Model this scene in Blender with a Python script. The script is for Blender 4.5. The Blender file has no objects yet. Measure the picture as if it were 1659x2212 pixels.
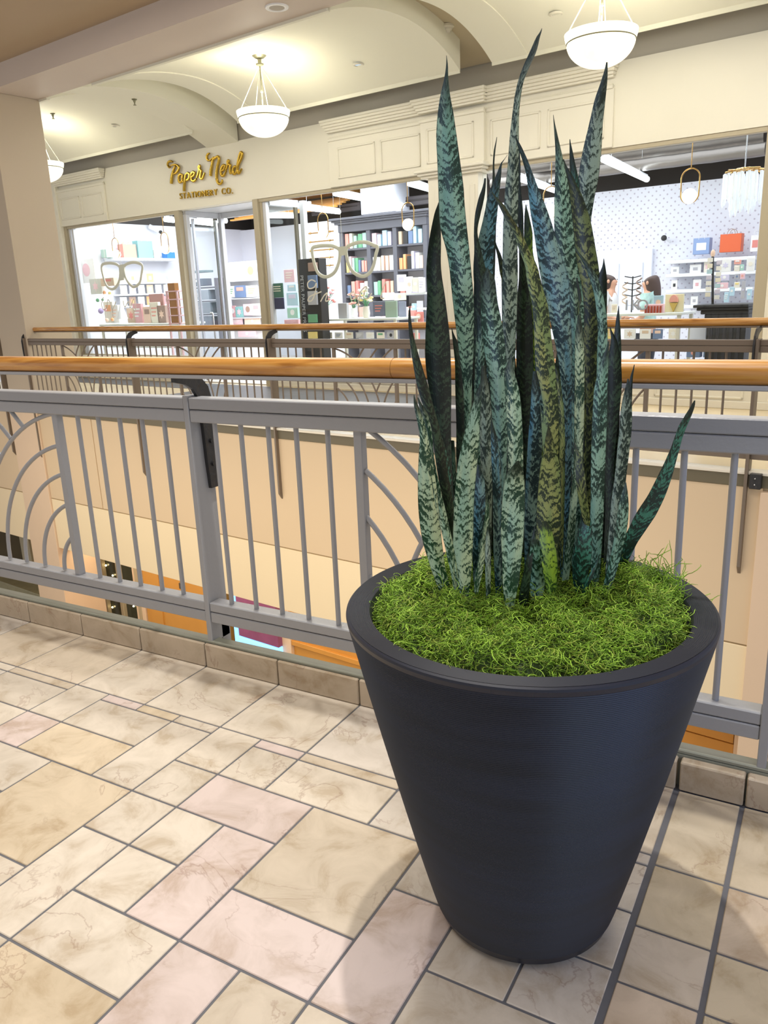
import bpy, math, random
from mathutils import Vector, Matrix
random.seed(7)
SC = bpy.context.scene
COL = SC.collection
# ------------------------------------------------------------------ camera
FOC, PITCH, ROLL, AZ, CH = 1708.0, math.radians(15.45), math.radians(2.32), math.radians(120.0), 1.2
fwd = Vector((math.cos(AZ)*math.cos(PITCH), math.sin(AZ)*math.cos(PITCH), -math.sin(PITCH)))
r0 = Vector((math.sin(AZ), -math.cos(AZ), 0)); u0 = r0.cross(fwd)
CR = r0*math.cos(ROLL) - u0*math.sin(ROLL); CU = r0*math.sin(ROLL) + u0*math.cos(ROLL)
CC = Vector((0, 0, CH))
cd = bpy.data.cameras.new('camera'); cam = bpy.data.objects.new('camera', cd); COL.objects.link(cam)
cam.matrix_world = Matrix(((CR.x, CU.x, -fwd.x, CC.x), (CR.y, CU.y, -fwd.y, CC.y), (CR.z, CU.z, -fwd.z, CC.z), (0, 0, 0, 1)))
cd.sensor_fit = 'VERTICAL'; cd.sensor_height = 36.0; cd.lens = 36.0*FOC/2212.0; cd.clip_start = 0.05; cd.clip_end = 200
SC.camera = cam
# ------------------------------------------------------------------ world, lights, exposure
SC.view_settings.view_transform = 'Standard'; SC.view_settings.look = 'None'
SC.view_settings.exposure = 0.1; SC.view_settings.gamma = 1.0; SC.view_settings.use_curve_mapping = False
wd = bpy.data.worlds.new('world'); SC.world = wd; wd.use_nodes = True
wd.node_tree.nodes['Background'].inputs[0].default_value = (0.95, 0.93, 0.92, 1)
wd.node_tree.nodes['Background'].inputs[1].default_value = 0.62
# frames of reference: the near gallery is aligned with the world, the far gallery is turned by FA
FA = math.radians(7.2)
FU = Vector((math.cos(FA), -math.sin(FA), 0)); FN = Vector((math.sin(FA), math.cos(FA), 0))
def W(s, t, z): return FU*s + FN*t + Vector((0, 0, z))
def light(name, kind, loc, energy, color=(1, 1, 1), size=1.0, size2=None, aim=None, spot=None, blend=.3, far=False, label=None):
    d = bpy.data.lights.new(name, kind); d.energy = energy; d.color = color
    if kind == 'AREA':
        d.shape = 'RECTANGLE'; d.size = size; d.size_y = size2 or size
    else:
        d.shadow_soft_size = size
    if kind == 'SPOT': d.spot_size = math.radians(spot); d.spot_blend = blend
    o = bpy.data.objects.new(name, d); COL.objects.link(o)
    o.location = W(*loc) if far else loc
    if aim is not None:
        a = W(*aim) if far else Vector(aim)
        o.rotation_euler = (a - o.location).to_track_quat('-Z', 'Y').to_euler()
    elif far: o.rotation_euler = (0, 0, -FA)
    return o
light('void_downlight', 'SPOT', (-2.0, 2.62, 3.8), 150, (1, .96, .90), .12, aim=(-1.4, 1.6, 0), spot=120, blend=.5)
light('gallery_downlight', 'SPOT', (-0.92, 1.80, 3.8), 235, (1, .96, .90), .04, aim=(-.8, 1.1, 0), spot=125, blend=.6)
light('gallery_ceiling_light', 'AREA', (-1.2, 0.1, 3.7), 42, (1, .955, .90), 2.6, 1.6)
light('cool_light_right', 'AREA', (2.6, -1.2, 2.4), 20, (.45, .65, 1.0), 1.6, 1.6, aim=(-.3, 1.5, .6))  # cool area light standing for an unseen source on the right
light('blue_screen_light', 'AREA', (1.3, .9, 1.25), 5, (.3, .5, 1.0), .9, .9, aim=(-.3, 1.8, .5))
light('void_ceiling_light', 'AREA', (-5.5, 3.6, 3.78), 72, (1, .91, .80), 5.0, 1.0, far=True)
light('void_ceiling_light_right', 'AREA', (-0.5, 4.2, 3.78), 46, (1, .91, .80), 3.0, 1.0, far=True)
light('corridor_light', 'AREA', (-6.0, 7.1, 3.45), 58, (1, .95, .86), 9.0, .8, far=True)
light('corridor_light_right', 'AREA', (-1.5, 7.1, 3.45), 34, (1, .95, .86), 3.0, .8, far=True)
light('shop_fill_left', 'AREA', (-11.6, 9.95, 3.0), 170, (.93, .96, 1), 3.2, 1.8, far=True)  # left, mid and right: unseen area lights added overhead to brighten the shop
light('shop_fill_mid', 'AREA', (-7.6, 9.95, 3.0), 190, (.93, .96, 1), 3.6, 1.8, far=True)
light('shop_fill_right', 'AREA', (-3.2, 9.95, 3.0), 72, (.93, .96, 1), 3.6, 1.8, far=True)
light('shop_back_light', 'AREA', (-9.8, 12.0, 3.2), 130, (.93, .96, 1), 7.0, 1.4, far=True)
light('shop_back_light_right', 'AREA', (-3.6, 12.0, 3.2), 40, (.93, .96, 1), 4.0, 1.4, far=True)
light('lower_level_light', 'AREA', (-6.0, 3.4, -0.6), 70, (1, .86, .66), 8.0, 1.2, far=True, aim=(-6.0, 5.6, -2.6))
light('lower_shop_light', 'AREA', (-6.5, 5.8, -1.95), 40, (1, .78, .5), 9.0, .5, far=True)

# ------------------------------------------------------------------ materials
def srgb(h, k=1.0):
    h = h.lstrip('#'); v = [int(h[i:i+2], 16)/255 for i in (0, 2, 4)]
    return tuple([min(1, (c/12.92 if c <= .04045 else ((c+.055)/1.055)**2.4)*k) for c in v] + [1])
MATS = {}
def mat(name, col, rough=.5, metal=0, emit=0, spec=.5, noise=0, nscale=8, bump=0, bscale=60, trans=0, alpha=None):
    if name in MATS: return MATS[name]
    m = bpy.data.materials.new(name); m.use_nodes = True; MATS[name] = m
    nt = m.node_tree; b = nt.nodes['Principled BSDF']
    c = srgb(col) if isinstance(col, str) else tuple(col)+(1,) if len(col) == 3 else col
    b.inputs['Base Color'].default_value = c; b.inputs['Roughness'].default_value = rough; b.inputs['Metallic'].default_value = metal
    b.inputs['Specular IOR Level'].default_value = spec
    if trans: b.inputs['Transmission Weight'].default_value = trans
    if emit:
        b.inputs['Emission Color'].default_value = c; b.inputs['Emission Strength'].default_value = emit
    if noise or bump:
        tc = nt.nodes.new('ShaderNodeTexCoord')
    if noise:
        n = nt.nodes.new('ShaderNodeTexNoise'); n.inputs['Scale'].default_value = nscale; n.inputs['Detail'].default_value = 5
        nt.links.new(tc.outputs['Object'], n.inputs['Vector'])
        mx = nt.nodes.new('ShaderNodeMix'); mx.data_type = 'RGBA'
        mx.inputs['A'].default_value = tuple(x*(1-noise) for x in c[:3])+(1,); mx.inputs['B'].default_value = tuple(min(1, x*(1+noise)) for x in c[:3])+(1,)
        nt.links.new(n.outputs['Fac'], mx.inputs['Factor']); nt.links.new(mx.outputs['Result'], b.inputs['Base Color'])
    if bump:
        n2 = nt.nodes.new('ShaderNodeTexNoise'); n2.inputs['Scale'].default_value = bscale; n2.inputs['Detail'].default_value = 3
        nt.links.new(tc.outputs['Object'], n2.inputs['Vector'])
        bp = nt.nodes.new('ShaderNodeBump'); bp.inputs['Strength'].default_value = bump; bp.inputs['Distance'].default_value = .004
        nt.links.new(n2.outputs['Fac'], bp.inputs['Height']); nt.links.new(bp.outputs['Normal'], b.inputs['Normal'])
    return m
CREAM = mat('cream_paint', '#e9e5d6', .55, noise=.03, nscale=2)
VAULT = mat('vault_plaster', '#eae8d8', .6, noise=.02, nscale=1.5)
SLOT = mat('slot_plaster', '#c2b69c', .6)
TAUPE = mat('taupe_plaster', '#c2b4a0', .6, noise=.03, nscale=2)
BEAM = mat('beam_plaster', '#cfc2b8', .6, noise=.03, nscale=2)
VOIDC = mat('void_ceiling_plaster', '#b5a188', .65, noise=.03, nscale=2)
RECESS = mat('recess_grey_paint', '#b8b2a4', .6)
RAIL = mat('railing_grey_paint', '#9fa1a6', .32, bump=.15, bscale=90)
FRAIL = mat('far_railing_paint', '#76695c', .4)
IRON = mat('forged_black_iron', '#3c3c3e', .38, metal=.5, bump=1, bscale=45)
WHITE = mat('white_paint', '#eceef2', .5)
WARMW = mat('warm_white_metal', '#d8d4c6', .4)
CHROME = mat('brushed_chrome', '#c9ccd0', .25, metal=1)
BRASS = mat('brass', '#c8a060', .25, metal=1)
GOLD = mat('polished_gold', '#b8983f', .25, metal=1)
BLACK = mat('black_board', '#232324', .5)
DKGREY = mat('charcoal_lacquer', '#60616b', .45)
DARKCEIL = mat('dark_open_ceiling', '#4a4542', .8)
OAK = mat('orange_wood_panel', '#cb9448', .35, noise=.12, nscale=3)
PINKW = mat('pinkish_plaster', '#e2cab0', .6, noise=.02)
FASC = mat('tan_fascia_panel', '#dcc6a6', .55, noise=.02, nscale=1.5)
FASL = mat('cream_lit_fascia_panel', '#f0dfbd', .55, noise=.015, nscale=1.5)  # lower fascia: light from the level below put into a paler colour
SEAM = mat('dark_seam', '#a08c6c', .8)
BAND = mat('grey_slab_edge', '#6a634f', .5)
SILL = mat('grey_green_stone_sill', '#8f9184', .4, noise=.15, nscale=14)
KERB = mat('kerb_limestone', '#b3a18c', .35, noise=.14, nscale=7)
GROUT = mat('grey_grout', '#6c6d72', .8, noise=.1, nscale=60)
GLOBE = mat('lit_opal_globe', (1, .97, .84), .3, emit=2.2)
TUBE = mat('lit_tube', (.9, .97, 1), .3, emit=6)
LEDB = mat('blue_led_edge', (.2, .5, 1), .3, emit=1.6)

def wood_mat():
    m = bpy.data.materials.new('varnished_maple'); m.use_nodes = True; nt = m.node_tree; b = nt.nodes['Principled BSDF']
    tc = nt.nodes.new('ShaderNodeTexCoord'); mp = nt.nodes.new('ShaderNodeMapping'); mp.inputs['Scale'].default_value = (2.2, 26, 30)
    n = nt.nodes.new('ShaderNodeTexNoise'); n.inputs['Scale'].default_value = 1.1; n.inputs['Detail'].default_value = 6; n.inputs['Distortion'].default_value = 1.6
    r = nt.nodes.new('ShaderNodeValToRGB'); e = r.color_ramp.elements
    e[0].position = .33; e[0].color = srgb('#a06828'); e[1].position = .66; e[1].color = srgb('#d19d55')
    x = e.new(.5); x.color = srgb('#c1873c')
    nt.links.new(tc.outputs['Object'], mp.inputs['Vector']); nt.links.new(mp.outputs['Vector'], n.inputs['Vector'])
    nt.links.new(n.outputs['Fac'], r.inputs['Fac']); nt.links.new(r.outputs['Color'], b.inputs['Base Color'])
    b.inputs['Roughness'].default_value = .3; b.inputs['Coat Weight'].default_value = .6; b.inputs['Coat Roughness'].default_value = .08
    return m
WOOD = wood_mat()

def tile_mat(name, world_scale=1.0, attr=True, base='#d8c6a8'):
    m = bpy.data.materials.new(name); m.use_nodes = True; nt = m.node_tree; b = nt.nodes['Principled BSDF']; L = nt.links.new
    tc = nt.nodes.new('ShaderNodeTexCoord')
    at = nt.nodes.new('ShaderNodeAttribute'); at.attribute_name = 'tcol'
    of = nt.nodes.new('ShaderNodeAttribute'); of.attribute_name = 'toff'
    ad = nt.nodes.new('ShaderNodeVectorMath'); ad.operation = 'ADD'
    L(tc.outputs['Object'], ad.inputs[0]); L(of.outputs['Vector'], ad.inputs[1])
    n = nt.nodes.new('ShaderNodeTexNoise'); n.inputs['Scale'].default_value = 9; n.inputs['Detail'].default_value = 10; n.inputs['Roughness'].default_value = .62; n.inputs['Distortion'].default_value = .6
    L(ad.outputs[0], n.inputs['Vector'])
    r = nt.nodes.new('ShaderNodeValToRGB'); e = r.color_ramp.elements
    e[0].position = .34; e[0].color = (.76, .69, .60, 1); e[1].position = .62; e[1].color = (1.06, 1.04, 1.02, 1); q = e.new(.47); q.color = (.95, .925, .89, 1)
    L(n.outputs['Fac'], r.inputs['Fac'])
    mu = nt.nodes.new('ShaderNodeMix'); mu.data_type = 'RGBA'; mu.blend_type = 'MULTIPLY'; mu.inputs['Factor'].default_value = 1
    if attr: L(at.outputs['Color'], mu.inputs['A'])
    else: mu.inputs['A'].default_value = srgb(base)
    L(r.outputs['Color'], mu.inputs['B'])
    # thin reddish-brown veins, only in patches
    n2 = nt.nodes.new('ShaderNodeTexNoise'); n2.inputs['Scale'].default_value = 3.6; n2.inputs['Detail'].default_value = 9; n2.inputs['Roughness'].default_value = .56; n2.inputs['Distortion'].default_value = .9
    L(ad.outputs[0], n2.inputs['Vector'])
    s1 = nt.nodes.new('ShaderNodeMath'); s1.operation = 'SUBTRACT'; s1.inputs[1].default_value = .5; L(n2.outputs['Fac'], s1.inputs[0])
    s2 = nt.nodes.new('ShaderNodeMath'); s2.operation = 'ABSOLUTE'; L(s1.outputs[0], s2.inputs[0])
    s3 = nt.nodes.new('ShaderNodeMapRange'); s3.inputs['From Min'].default_value = 0; s3.inputs['From Max'].default_value = .011; s3.inputs['To Min'].default_value = 1; s3.inputs['To Max'].default_value = 0
    L(s2.outputs[0], s3.inputs['Value'])
    n3 = nt.nodes.new('ShaderNodeTexNoise'); n3.inputs['Scale'].default_value = 4.2; L(ad.outputs[0], n3.inputs['Vector'])
    s4 = nt.nodes.new('ShaderNodeMapRange'); s4.inputs['From Min'].default_value = .46; s4.inputs['From Max'].default_value = .58; L(n3.outputs['Fac'], s4.inputs['Value'])
    s5 = nt.nodes.new('ShaderNodeMath'); s5.operation = 'MULTIPLY'; L(s3.outputs[0], s5.inputs[0]); L(s4.outputs[0], s5.inputs[1])
    s6 = nt.nodes.new('ShaderNodeMath'); s6.operation = 'MULTIPLY'; s6.inputs[1].default_value = .38; L(s5.outputs[0], s6.inputs[0])
    mv = nt.nodes.new('ShaderNodeMix'); mv.data_type = 'RGBA'; mv.inputs['B'].default_value = srgb('#8c6552')
    L(s6.outputs[0], mv.inputs['Factor']); L(mu.outputs['Result'], mv.inputs['A']); L(mv.outputs['Result'], b.inputs['Base Color'])
    b.inputs['Roughness'].default_value = .27; b.inputs['Specular IOR Level'].default_value = .45
    return m
TILE = tile_mat('polished_limestone_tile')
KTILE = tile_mat('kerb_stone', attr=False, base='#c2b4a0')

def leaf_mat(name, dark, light, olive=None, thr=.5, fr=70):
    m = bpy.data.materials.new(name); m.use_nodes = True; nt = m.node_tree; b = nt.nodes['Principled BSDF']; L = nt.links.new
    uv = nt.nodes.new('ShaderNodeAttribute'); uv.attribute_name = 'lp'      # x across -1..1, y metres along, z seed
    sp = nt.nodes.new('ShaderNodeSeparateXYZ'); L(uv.outputs['Vector'], sp.inputs[0])
    def M(op, a, b_=None, c=None):
        n = nt.nodes.new('ShaderNodeMath'); n.operation = op
        for i, v in enumerate((a, b_, c)):
            if v is None: continue
            if isinstance(v, (int, float)): n.inputs[i].default_value = v
            else: L(v, n.inputs[i])
        return n.outputs[0]
    def N(sx, sy, sc, det=4, ro=.6):
        cb = nt.nodes.new('ShaderNodeCombineXYZ'); L(M('MULTIPLY', sp.outputs[0], sx), cb.inputs[0]); L(M('MULTIPLY', sp.outputs[1], sy), cb.inputs[1]); L(sp.outputs[2], cb.inputs[2])
        n = nt.nodes.new('ShaderNodeTexNoise'); n.inputs['Scale'].default_value = sc; n.inputs['Detail'].default_value = det; n.inputs['Roughness'].default_value = ro
        L(cb.outputs[0], n.inputs['Vector']); return n.outputs['Fac']
    big = N(.7, 24, 1.0, 3)                     # slow change of band spacing and tone
    zig = N(2.6, 60, 1.0, 4, .7)                 # jagged edges
    fine = N(14, 290, 1.0, 4, .8)                # speckle
    chev = M('MULTIPLY', M('ABSOLUTE', sp.outputs[0]), -1.15)
    ph = M('ADD', M('MULTIPLY', sp.outputs[1], fr), M('ADD', chev, M('ADD', M('MULTIPLY', zig, 2.0), M('MULTIPLY', big, 3.2))))
    wv = M('SINE', M('MULTIPLY', ph, 6.2832))
    v = M('ADD', M('MULTIPLY', wv, .25), M('ADD', M('MULTIPLY', M('SUBTRACT', fine, .5), 1.9), M('MULTIPLY', M('SUBTRACT', big, .5), 2.3)))
    r = nt.nodes.new('ShaderNodeMapRange'); r.inputs['From Min'].default_value = -.05+(thr-.5); r.inputs['From Max'].default_value = .07+(thr-.5); L(v, r.inputs['Value'])
    mx = nt.nodes.new('ShaderNodeMix'); mx.data_type = 'RGBA'; mx.inputs['A'].default_value = srgb(dark)
    lt = nt.nodes.new('ShaderNodeMix'); lt.data_type = 'RGBA'; lt.inputs['A'].default_value = srgb(light); lt.inputs['B'].default_value = srgb(olive or light)
    rr = nt.nodes.new('ShaderNodeMapRange'); rr.inputs['From Min'].default_value = .4; rr.inputs['From Max'].default_value = .6; L(N(.8, 5, 1.0, 2), rr.inputs['Value'])
    L(rr.outputs[0], lt.inputs['Factor']); L(lt.outputs['Result'], mx.inputs['B']); L(r.outputs[0], mx.inputs['Factor'])
    # pointed dark tip and thin dark margin
    tp = nt.nodes.new('ShaderNodeAttribute'); tp.attribute_name = 'tip'
    tr = nt.nodes.new('ShaderNodeMapRange'); tr.inputs['From Min'].default_value = .86; tr.inputs['From Max'].default_value = .94; L(tp.outputs['Fac'], tr.inputs['Value'])
    mg = nt.nodes.new('ShaderNodeMapRange'); mg.inputs['From Min'].default_value = .93; mg.inputs['From Max'].default_value = .98; L(M('ABSOLUTE', sp.outputs[0]), mg.inputs['Value'])
    f = M('MAXIMUM', M('MULTIPLY', tr.outputs[0], .85), M('MULTIPLY', mg.outputs[0], .7))
    m2 = nt.nodes.new('ShaderNodeMix'); m2.data_type = 'RGBA'; m2.inputs['B'].default_value = srgb('#16241c'); L(f, m2.inputs['Factor']); L(mx.outputs['Result'], m2.inputs['A'])
    L(m2.outputs['Result'], b.inputs['Base Color'])
    b.inputs['Roughness'].default_value = .34; b.inputs['Specular IOR Level'].default_value = .5
    bp = nt.nodes.new('ShaderNodeBump'); bp.inputs['Strength'].default_value = .25; bp.inputs['Distance'].default_value = .002
    L(N(14, 6, 1.0, 2), bp.inputs['Height']); L(bp.outputs['Normal'], b.inputs['Normal'])
    return m
LM = {
 'teal': leaf_mat('leaf_teal', '#0e3326', '#96b89e', '#74a08e', .49),
 'grey': leaf_mat('leaf_grey_green', '#1d3228', '#9aaa94', '#8fa496', .50, 60),
 'pale': leaf_mat('leaf_pale', '#194229', '#c2d3ab', '#a0c0a4', .49),
 'dark': leaf_mat('leaf_dark', '#0f1d15', '#3f553c', '#344a38', .62),
 'deep': leaf_mat('leaf_deep_green', '#0d2820', '#3c7a62', '#4a8a78', .60, 70),
 'olive': leaf_mat('leaf_olive', '#1f2a1b', '#8a8f52', '#6f7d4a', .56),
 'gold': leaf_mat('leaf_gold_green', '#26361f', '#a3a862', '#82995f', .46),
 'lime': leaf_mat('leaf_lime', '#2c4a1b', '#9cb93c', '#7f9f3c', .53),
 'blue': leaf_mat('leaf_blue_reflection', '#0e2e33', '#88a698', '#5c90a2', .50),  # blue patches are cool reflected light put into the leaf colour
}

# ------------------------------------------------------------------ mesh building
ORG = {}
class MB:
    def __init__(s): s.v = []; s.f = []
    def quadbox(s, x0, x1, y0, y1, z0, z1):
        if x0 > x1: x0, x1 = x1, x0
        if y0 > y1: y0, y1 = y1, y0
        if z0 > z1: z0, z1 = z1, z0
        n = len(s.v)
        s.v += [(x0, y0, z0), (x1, y0, z0), (x1, y1, z0), (x0, y1, z0), (x0, y0, z1), (x1, y0, z1), (x1, y1, z1), (x0, y1, z1)]
        s.f += [tuple(n+i for i in q) for q in ((0, 3, 2, 1), (4, 5, 6, 7), (0, 1, 5, 4), (1, 2, 6, 5), (2, 3, 7, 6), (3, 0, 4, 7))]
        return s
    box = quadbox
    def bbox(s, x0, x1, y0, y1, z0, z1, c=.003):
        """box with chamfered edges"""
        if x0 > x1: x0, x1 = x1, x0
        if y0 > y1: y0, y1 = y1, y0
        if z0 > z1: z0, z1 = z1, z0
        c = min(c, (x1-x0)*.4, (y1-y0)*.4, (z1-z0)*.4)
        idx = {}
        for i, X in enumerate((x0, x1)):
            for j, Y in enumerate((y0, y1)):
                for k, Z in enumerate((z0, z1)):
                    sx, sy, sz = (1, -1)[i], (1, -1)[j], (1, -1)[k]
                    for a, p in enumerate(((X, Y+sy*c, Z+sz*c), (X+sx*c, Y, Z+sz*c), (X+sx*c, Y+sy*c, Z))):
                        idx[(i, j, k, a)] = len(s.v); s.v.append(p)
        I = idx
        for i in (0, 1): s.f.append(tuple(I[(i, j, k, 0)] for j, k in ((0, 0), (0, 1), (1, 1), (1, 0))))
        for j in (0, 1): s.f.append(tuple(I[(i, j, k, 1)] for i, k in ((0, 0), (1, 0), (1, 1), (0, 1))))
        for k in (0, 1): s.f.append(tuple(I[(i, j, k, 2)] for i, j in ((0, 0), (0, 1), (1, 1), (1, 0))))
        for i in (0, 1):
            for j in (0, 1): s.f.append((I[(i, j, 0, 0)], I[(i, j, 1, 0)], I[(i, j, 1, 1)], I[(i, j, 0, 1)]))
            for k in (0, 1): s.f.append((I[(i, 0, k, 0)], I[(i, 1, k, 0)], I[(i, 1, k, 2)], I[(i, 0, k, 2)]))
        for j in (0, 1):
            for k in (0, 1): s.f.append((I[(0, j, k, 1)], I[(1, j, k, 1)], I[(1, j, k, 2)], I[(0, j, k, 2)]))
        for i in (0, 1):
            for j in (0, 1):
                for k in (0, 1): s.f.append((I[(i, j, k, 0)], I[(i, j, k, 1)], I[(i, j, k, 2)]))
        return s
    def lathe(s, prof, cx=0, cy=0, cz=0, seg=32, cap=False):
        n = len(s.v); m = len(prof)
        for i in range(seg):
            a = 2*math.pi*i/seg; ca, sa = math.cos(a), math.sin(a)
            for r, z in prof: s.v.append((cx+r*ca, cy+r*sa, cz+z))
        for i in range(seg):
            j = (i+1) % seg
            for k in range(m-1): s.f.append((n+i*m+k, n+j*m+k, n+j*m+k+1, n+i*m+k+1))
        if cap:
            s.f.append(tuple(n+i*m for i in reversed(range(seg)))); s.f.append(tuple(n+i*m+m-1 for i in range(seg)))
        return s
    def tube(s, pts, r, seg=8, closed=False, flat=None, cap=True):
        P = [Vector(p) for p in pts]; n0 = len(s.v); N = len(P); up = None
        for i, p in enumerate(P):
            if closed: d = P[(i+1) % N]-P[i-1]
            else: d = P[min(i+1, N-1)]-P[max(i-1, 0)]
            if d.length < 1e-9: d = Vector((0, 0, 1))
            d.normalize()
            if flat is not None: b = Vector(flat); a = b.cross(d).normalized()
            else:
                if up is None: up = Vector((0, 0, 1)) if abs(d.z) < .9 else Vector((1, 0, 0))
                a = up.cross(d)
                if a.length < 1e-4: a = Vector((0, 1, 0)).cross(d)
                a.normalize(); b = d.cross(a).normalized(); up = b
            rr = r[i] if isinstance(r, (list, tuple)) and len(r) == N else r
            ra, rb = (rr, rr) if not isinstance(rr, (list, tuple)) else rr
            for k in range(seg):
                t = 2*math.pi*(k+.5)/seg; s.v.append(tuple(p+a*(math.cos(t)*ra)+b*(math.sin(t)*rb)))
        for i in range(N if closed else N-1):
            j = (i+1) % N
            for k in range(seg):
                l = (k+1) % seg; s.f.append((n0+i*seg+k, n0+i*seg+l, n0+j*seg+l, n0+j*seg+k))
        if cap and not closed:
            s.f.append(tuple(n0+k for k in reversed(range(seg)))); s.f.append(tuple(n0+(N-1)*seg+k for k in range(seg)))
        return s
    def ball(s, c, r, seg=20, rings=12, sz=1.0):
        return s.lathe([(max(1e-4, r*math.sin(math.pi*i/rings)), -r*sz*math.cos(math.pi*i/rings)) for i in range(rings+1)], c[0], c[1], c[2], seg)
    def prism_y(s, poly, y0, y1):
        """poly in (x,z), extruded along y"""
        n = len(s.v); m = len(poly)
        for y in (y0, y1):
            for x, z in poly: s.v.append((x, y, z))
        s.f.append(tuple(n+i for i in range(m))); s.f.append(tuple(n+m+i for i in reversed(range(m))))
        for i in range(m):
            j = (i+1) % m; s.f.append((n+i, n+m+i, n+m+j, n+j))
        return s
    def prism_x(s, poly, x0, x1):
        n = len(s.v); m = len(poly)
        for x in (x0, x1):
            for y, z in poly: s.v.append((x, y, z))
        s.f.append(tuple(n+i for i in reversed(range(m)))); s.f.append(tuple(n+m+i for i in range(m)))
        for i in range(m):
            j = (i+1) % m; s.f.append((n+i, n+j, n+m+j, n+m+i))
        return s
def base_of(vs):
    xs = [v[0] for v in vs]; ys = [v[1] for v in vs]; zs = [v[2] for v in vs]
    return ((min(xs)+max(xs))/2, (min(ys)+max(ys))/2, min(zs))
def fix_normals(me):
    import bmesh
    bm = bmesh.new(); bm.from_mesh(me); bmesh.ops.recalc_face_normals(bm, faces=bm.faces); bm.to_mesh(me); bm.free()
def place(o, frame, loc):
    if frame == 'far': o.location = W(*loc); o.rotation_euler = (0, 0, -FA)
    elif isinstance(frame, tuple): # (origin, rotz)
        c, sn = math.cos(frame[1]), math.sin(frame[1])
        o.location = (frame[0][0]+c*loc[0]-sn*loc[1], frame[0][1]+sn*loc[0]+c*loc[1], frame[0][2]+loc[2]); o.rotation_euler = (0, 0, frame[1])
    else: o.location = loc
    ORG[o.name] = (frame, loc)
def obj(name, mb, m, parent=None, frame=None, smooth=False, fix=True, loc=None):
    vs = mb.v
    if parent is not None: fr, lc = ORG[parent.name]
    else: fr, lc = frame, (loc or base_of(vs))
    me = bpy.data.meshes.new(name); me.from_pydata([(v[0]-lc[0], v[1]-lc[1], v[2]-lc[2]) for v in vs], [], mb.f)
    if fix: fix_normals(me)
    me.materials.append(m)
    if smooth is True: me.polygons.foreach_set('use_smooth', [True]*len(me.polygons))
    elif smooth: me.set_sharp_from_angle(angle=math.radians(smooth))
    o = bpy.data.objects.new(name, me); COL.objects.link(o)
    if parent is not None: o.parent = parent; ORG[o.name] = (fr, lc)
    else: place(o, fr, lc)
    return o
def thing(name, label, cat, loc, frame=None, group=None):
    o = bpy.data.objects.new(name, None); COL.objects.link(o); o.empty_display_size = .05
    place(o, frame, loc); o['label'] = label; o['category'] = cat
    if group: o['group'] = group
    return o
def tag(o, label, cat, group=None, kind=None):
    o['label'] = label; o['category'] = cat
    if group: o['group'] = group
    if kind: o['kind'] = kind
    return o
def struct(name, mb, m, frame=None, smooth=False, parent=None, label=None):
    o = obj(name, mb, m, parent, frame, smooth)
    if parent is None:
        o['kind'] = 'structure'
        if label: o['label'] = label
    return o
def dup_tree(root, delta, frame, label=None):
    fr, lc = ORG[root.name]; r = root.copy(); COL.objects.link(r)
    nl = (lc[0]+delta[0], lc[1]+delta[1], lc[2]+delta[2]); place(r, frame, nl)
    if label: r['label'] = label
    for ch in list(root.children):
        c_ = ch.copy(); COL.objects.link(c_); c_.parent = r
        for g in list(ch.children):
            d = g.copy(); COL.objects.link(d); d.parent = c_
    return r
# measuring: the far-frame point (s, z) at distance t that a photo coordinate looks at
def T(x, y, t):
    d = fwd*FOC + CR*(x-829.5) - CU*(y-1106); k = (t - CC.dot(FN))/d.dot(FN); p = CC + d*k
    return p.dot(FU), p.z
def DP(x, y, D):
    """world point on the upright plane square to the lens at horizontal distance D"""
    h = Vector((math.cos(AZ), math.sin(AZ), 0)); d = fwd*FOC + CR*(x-829.5) - CU*(y-1106); return CC + d*(D/d.dot(h))

# ================================================================== SETTING: near gallery floor
m_, n_ = .1527, .1545
Xk = lambda k: -1.468 + m_*k
Yr = [1.83, 1.535, 1.497, 1.348, 1.195, 1.04, .883, .73] + [.73-n_*i for i in range(1, 22)]
def cells(): return {}
CRM, TAN, PNK, GRY, ORG_ = '#dbd2c3', '#cfc3b0', '#dacbc5', '#d3ccc2', '#d6c7ad'
rects = []
def R(k0, k1, r0, r1, c): rects.append((Xk(k0), Xk(k1), Yr[r1], Yr[r0], c))
random.seed(21)
for k in range(-22, 28, 2):
    if k < 8: R(k, k+2, 0, 1, random.choice([CRM, TAN, CRM, GRY]))
# strip row and rows of the ashlar pattern that the photo shows (column, row indices)
for k0, k1, c in [(-8,-6,CRM),(-6,-4,TAN),(-3,-2,PNK),(-2,-1,ORG_),(-1,0,CRM),(1,2,PNK),(2,4,TAN),(4,6,GRY),(6,8,GRY)]: R(k0, k1, 1, 2, c)
seen = [(-4,-3,1,3,CRM),(-3,-1,2,3,CRM),(-1,0,2,4,CRM),(0,1,1,3,CRM),(1,2,2,3,CRM),(2,4,2,3,CRM),(-6,-4,2,3,CRM),(-8,-6,2,3,GRY),
 (-4,-3,3,4,PNK),(-3,-1,3,4,ORG_),(0,1,3,4,CRM),(1,3,3,4,PNK),(3,5,3,5,TAN),(-5,-4,3,4,CRM),(-6,-5,3,5,CRM),(5,6,3,4,GRY),
 (-4,-2,4,5,CRM),(-2,0,4,6,ORG_),(0,1,4,5,CRM),(1,2,4,5,CRM),(2,3,4,6,PNK),(5,6,4,6,PNK),
 (0,1,5,7,CRM),(1,2,5,6,CRM),(3,5,5,6,PNK),(1,3,6,7,CRM),(6,7,4,5,CRM),(7,8,4,5,GRY),
 (3,4,6,8,PNK),(4,5,6,8,TAN),(1,3,7,8,ORG_),(-1,1,7,9,CRM),(6,8,5,6,CRM),(5,7,6,8,TAN),(-3,-2,5,6,ORG_),(-1,0,6,7,CRM)]
for q in seen: R(*q)
used = set()
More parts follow.
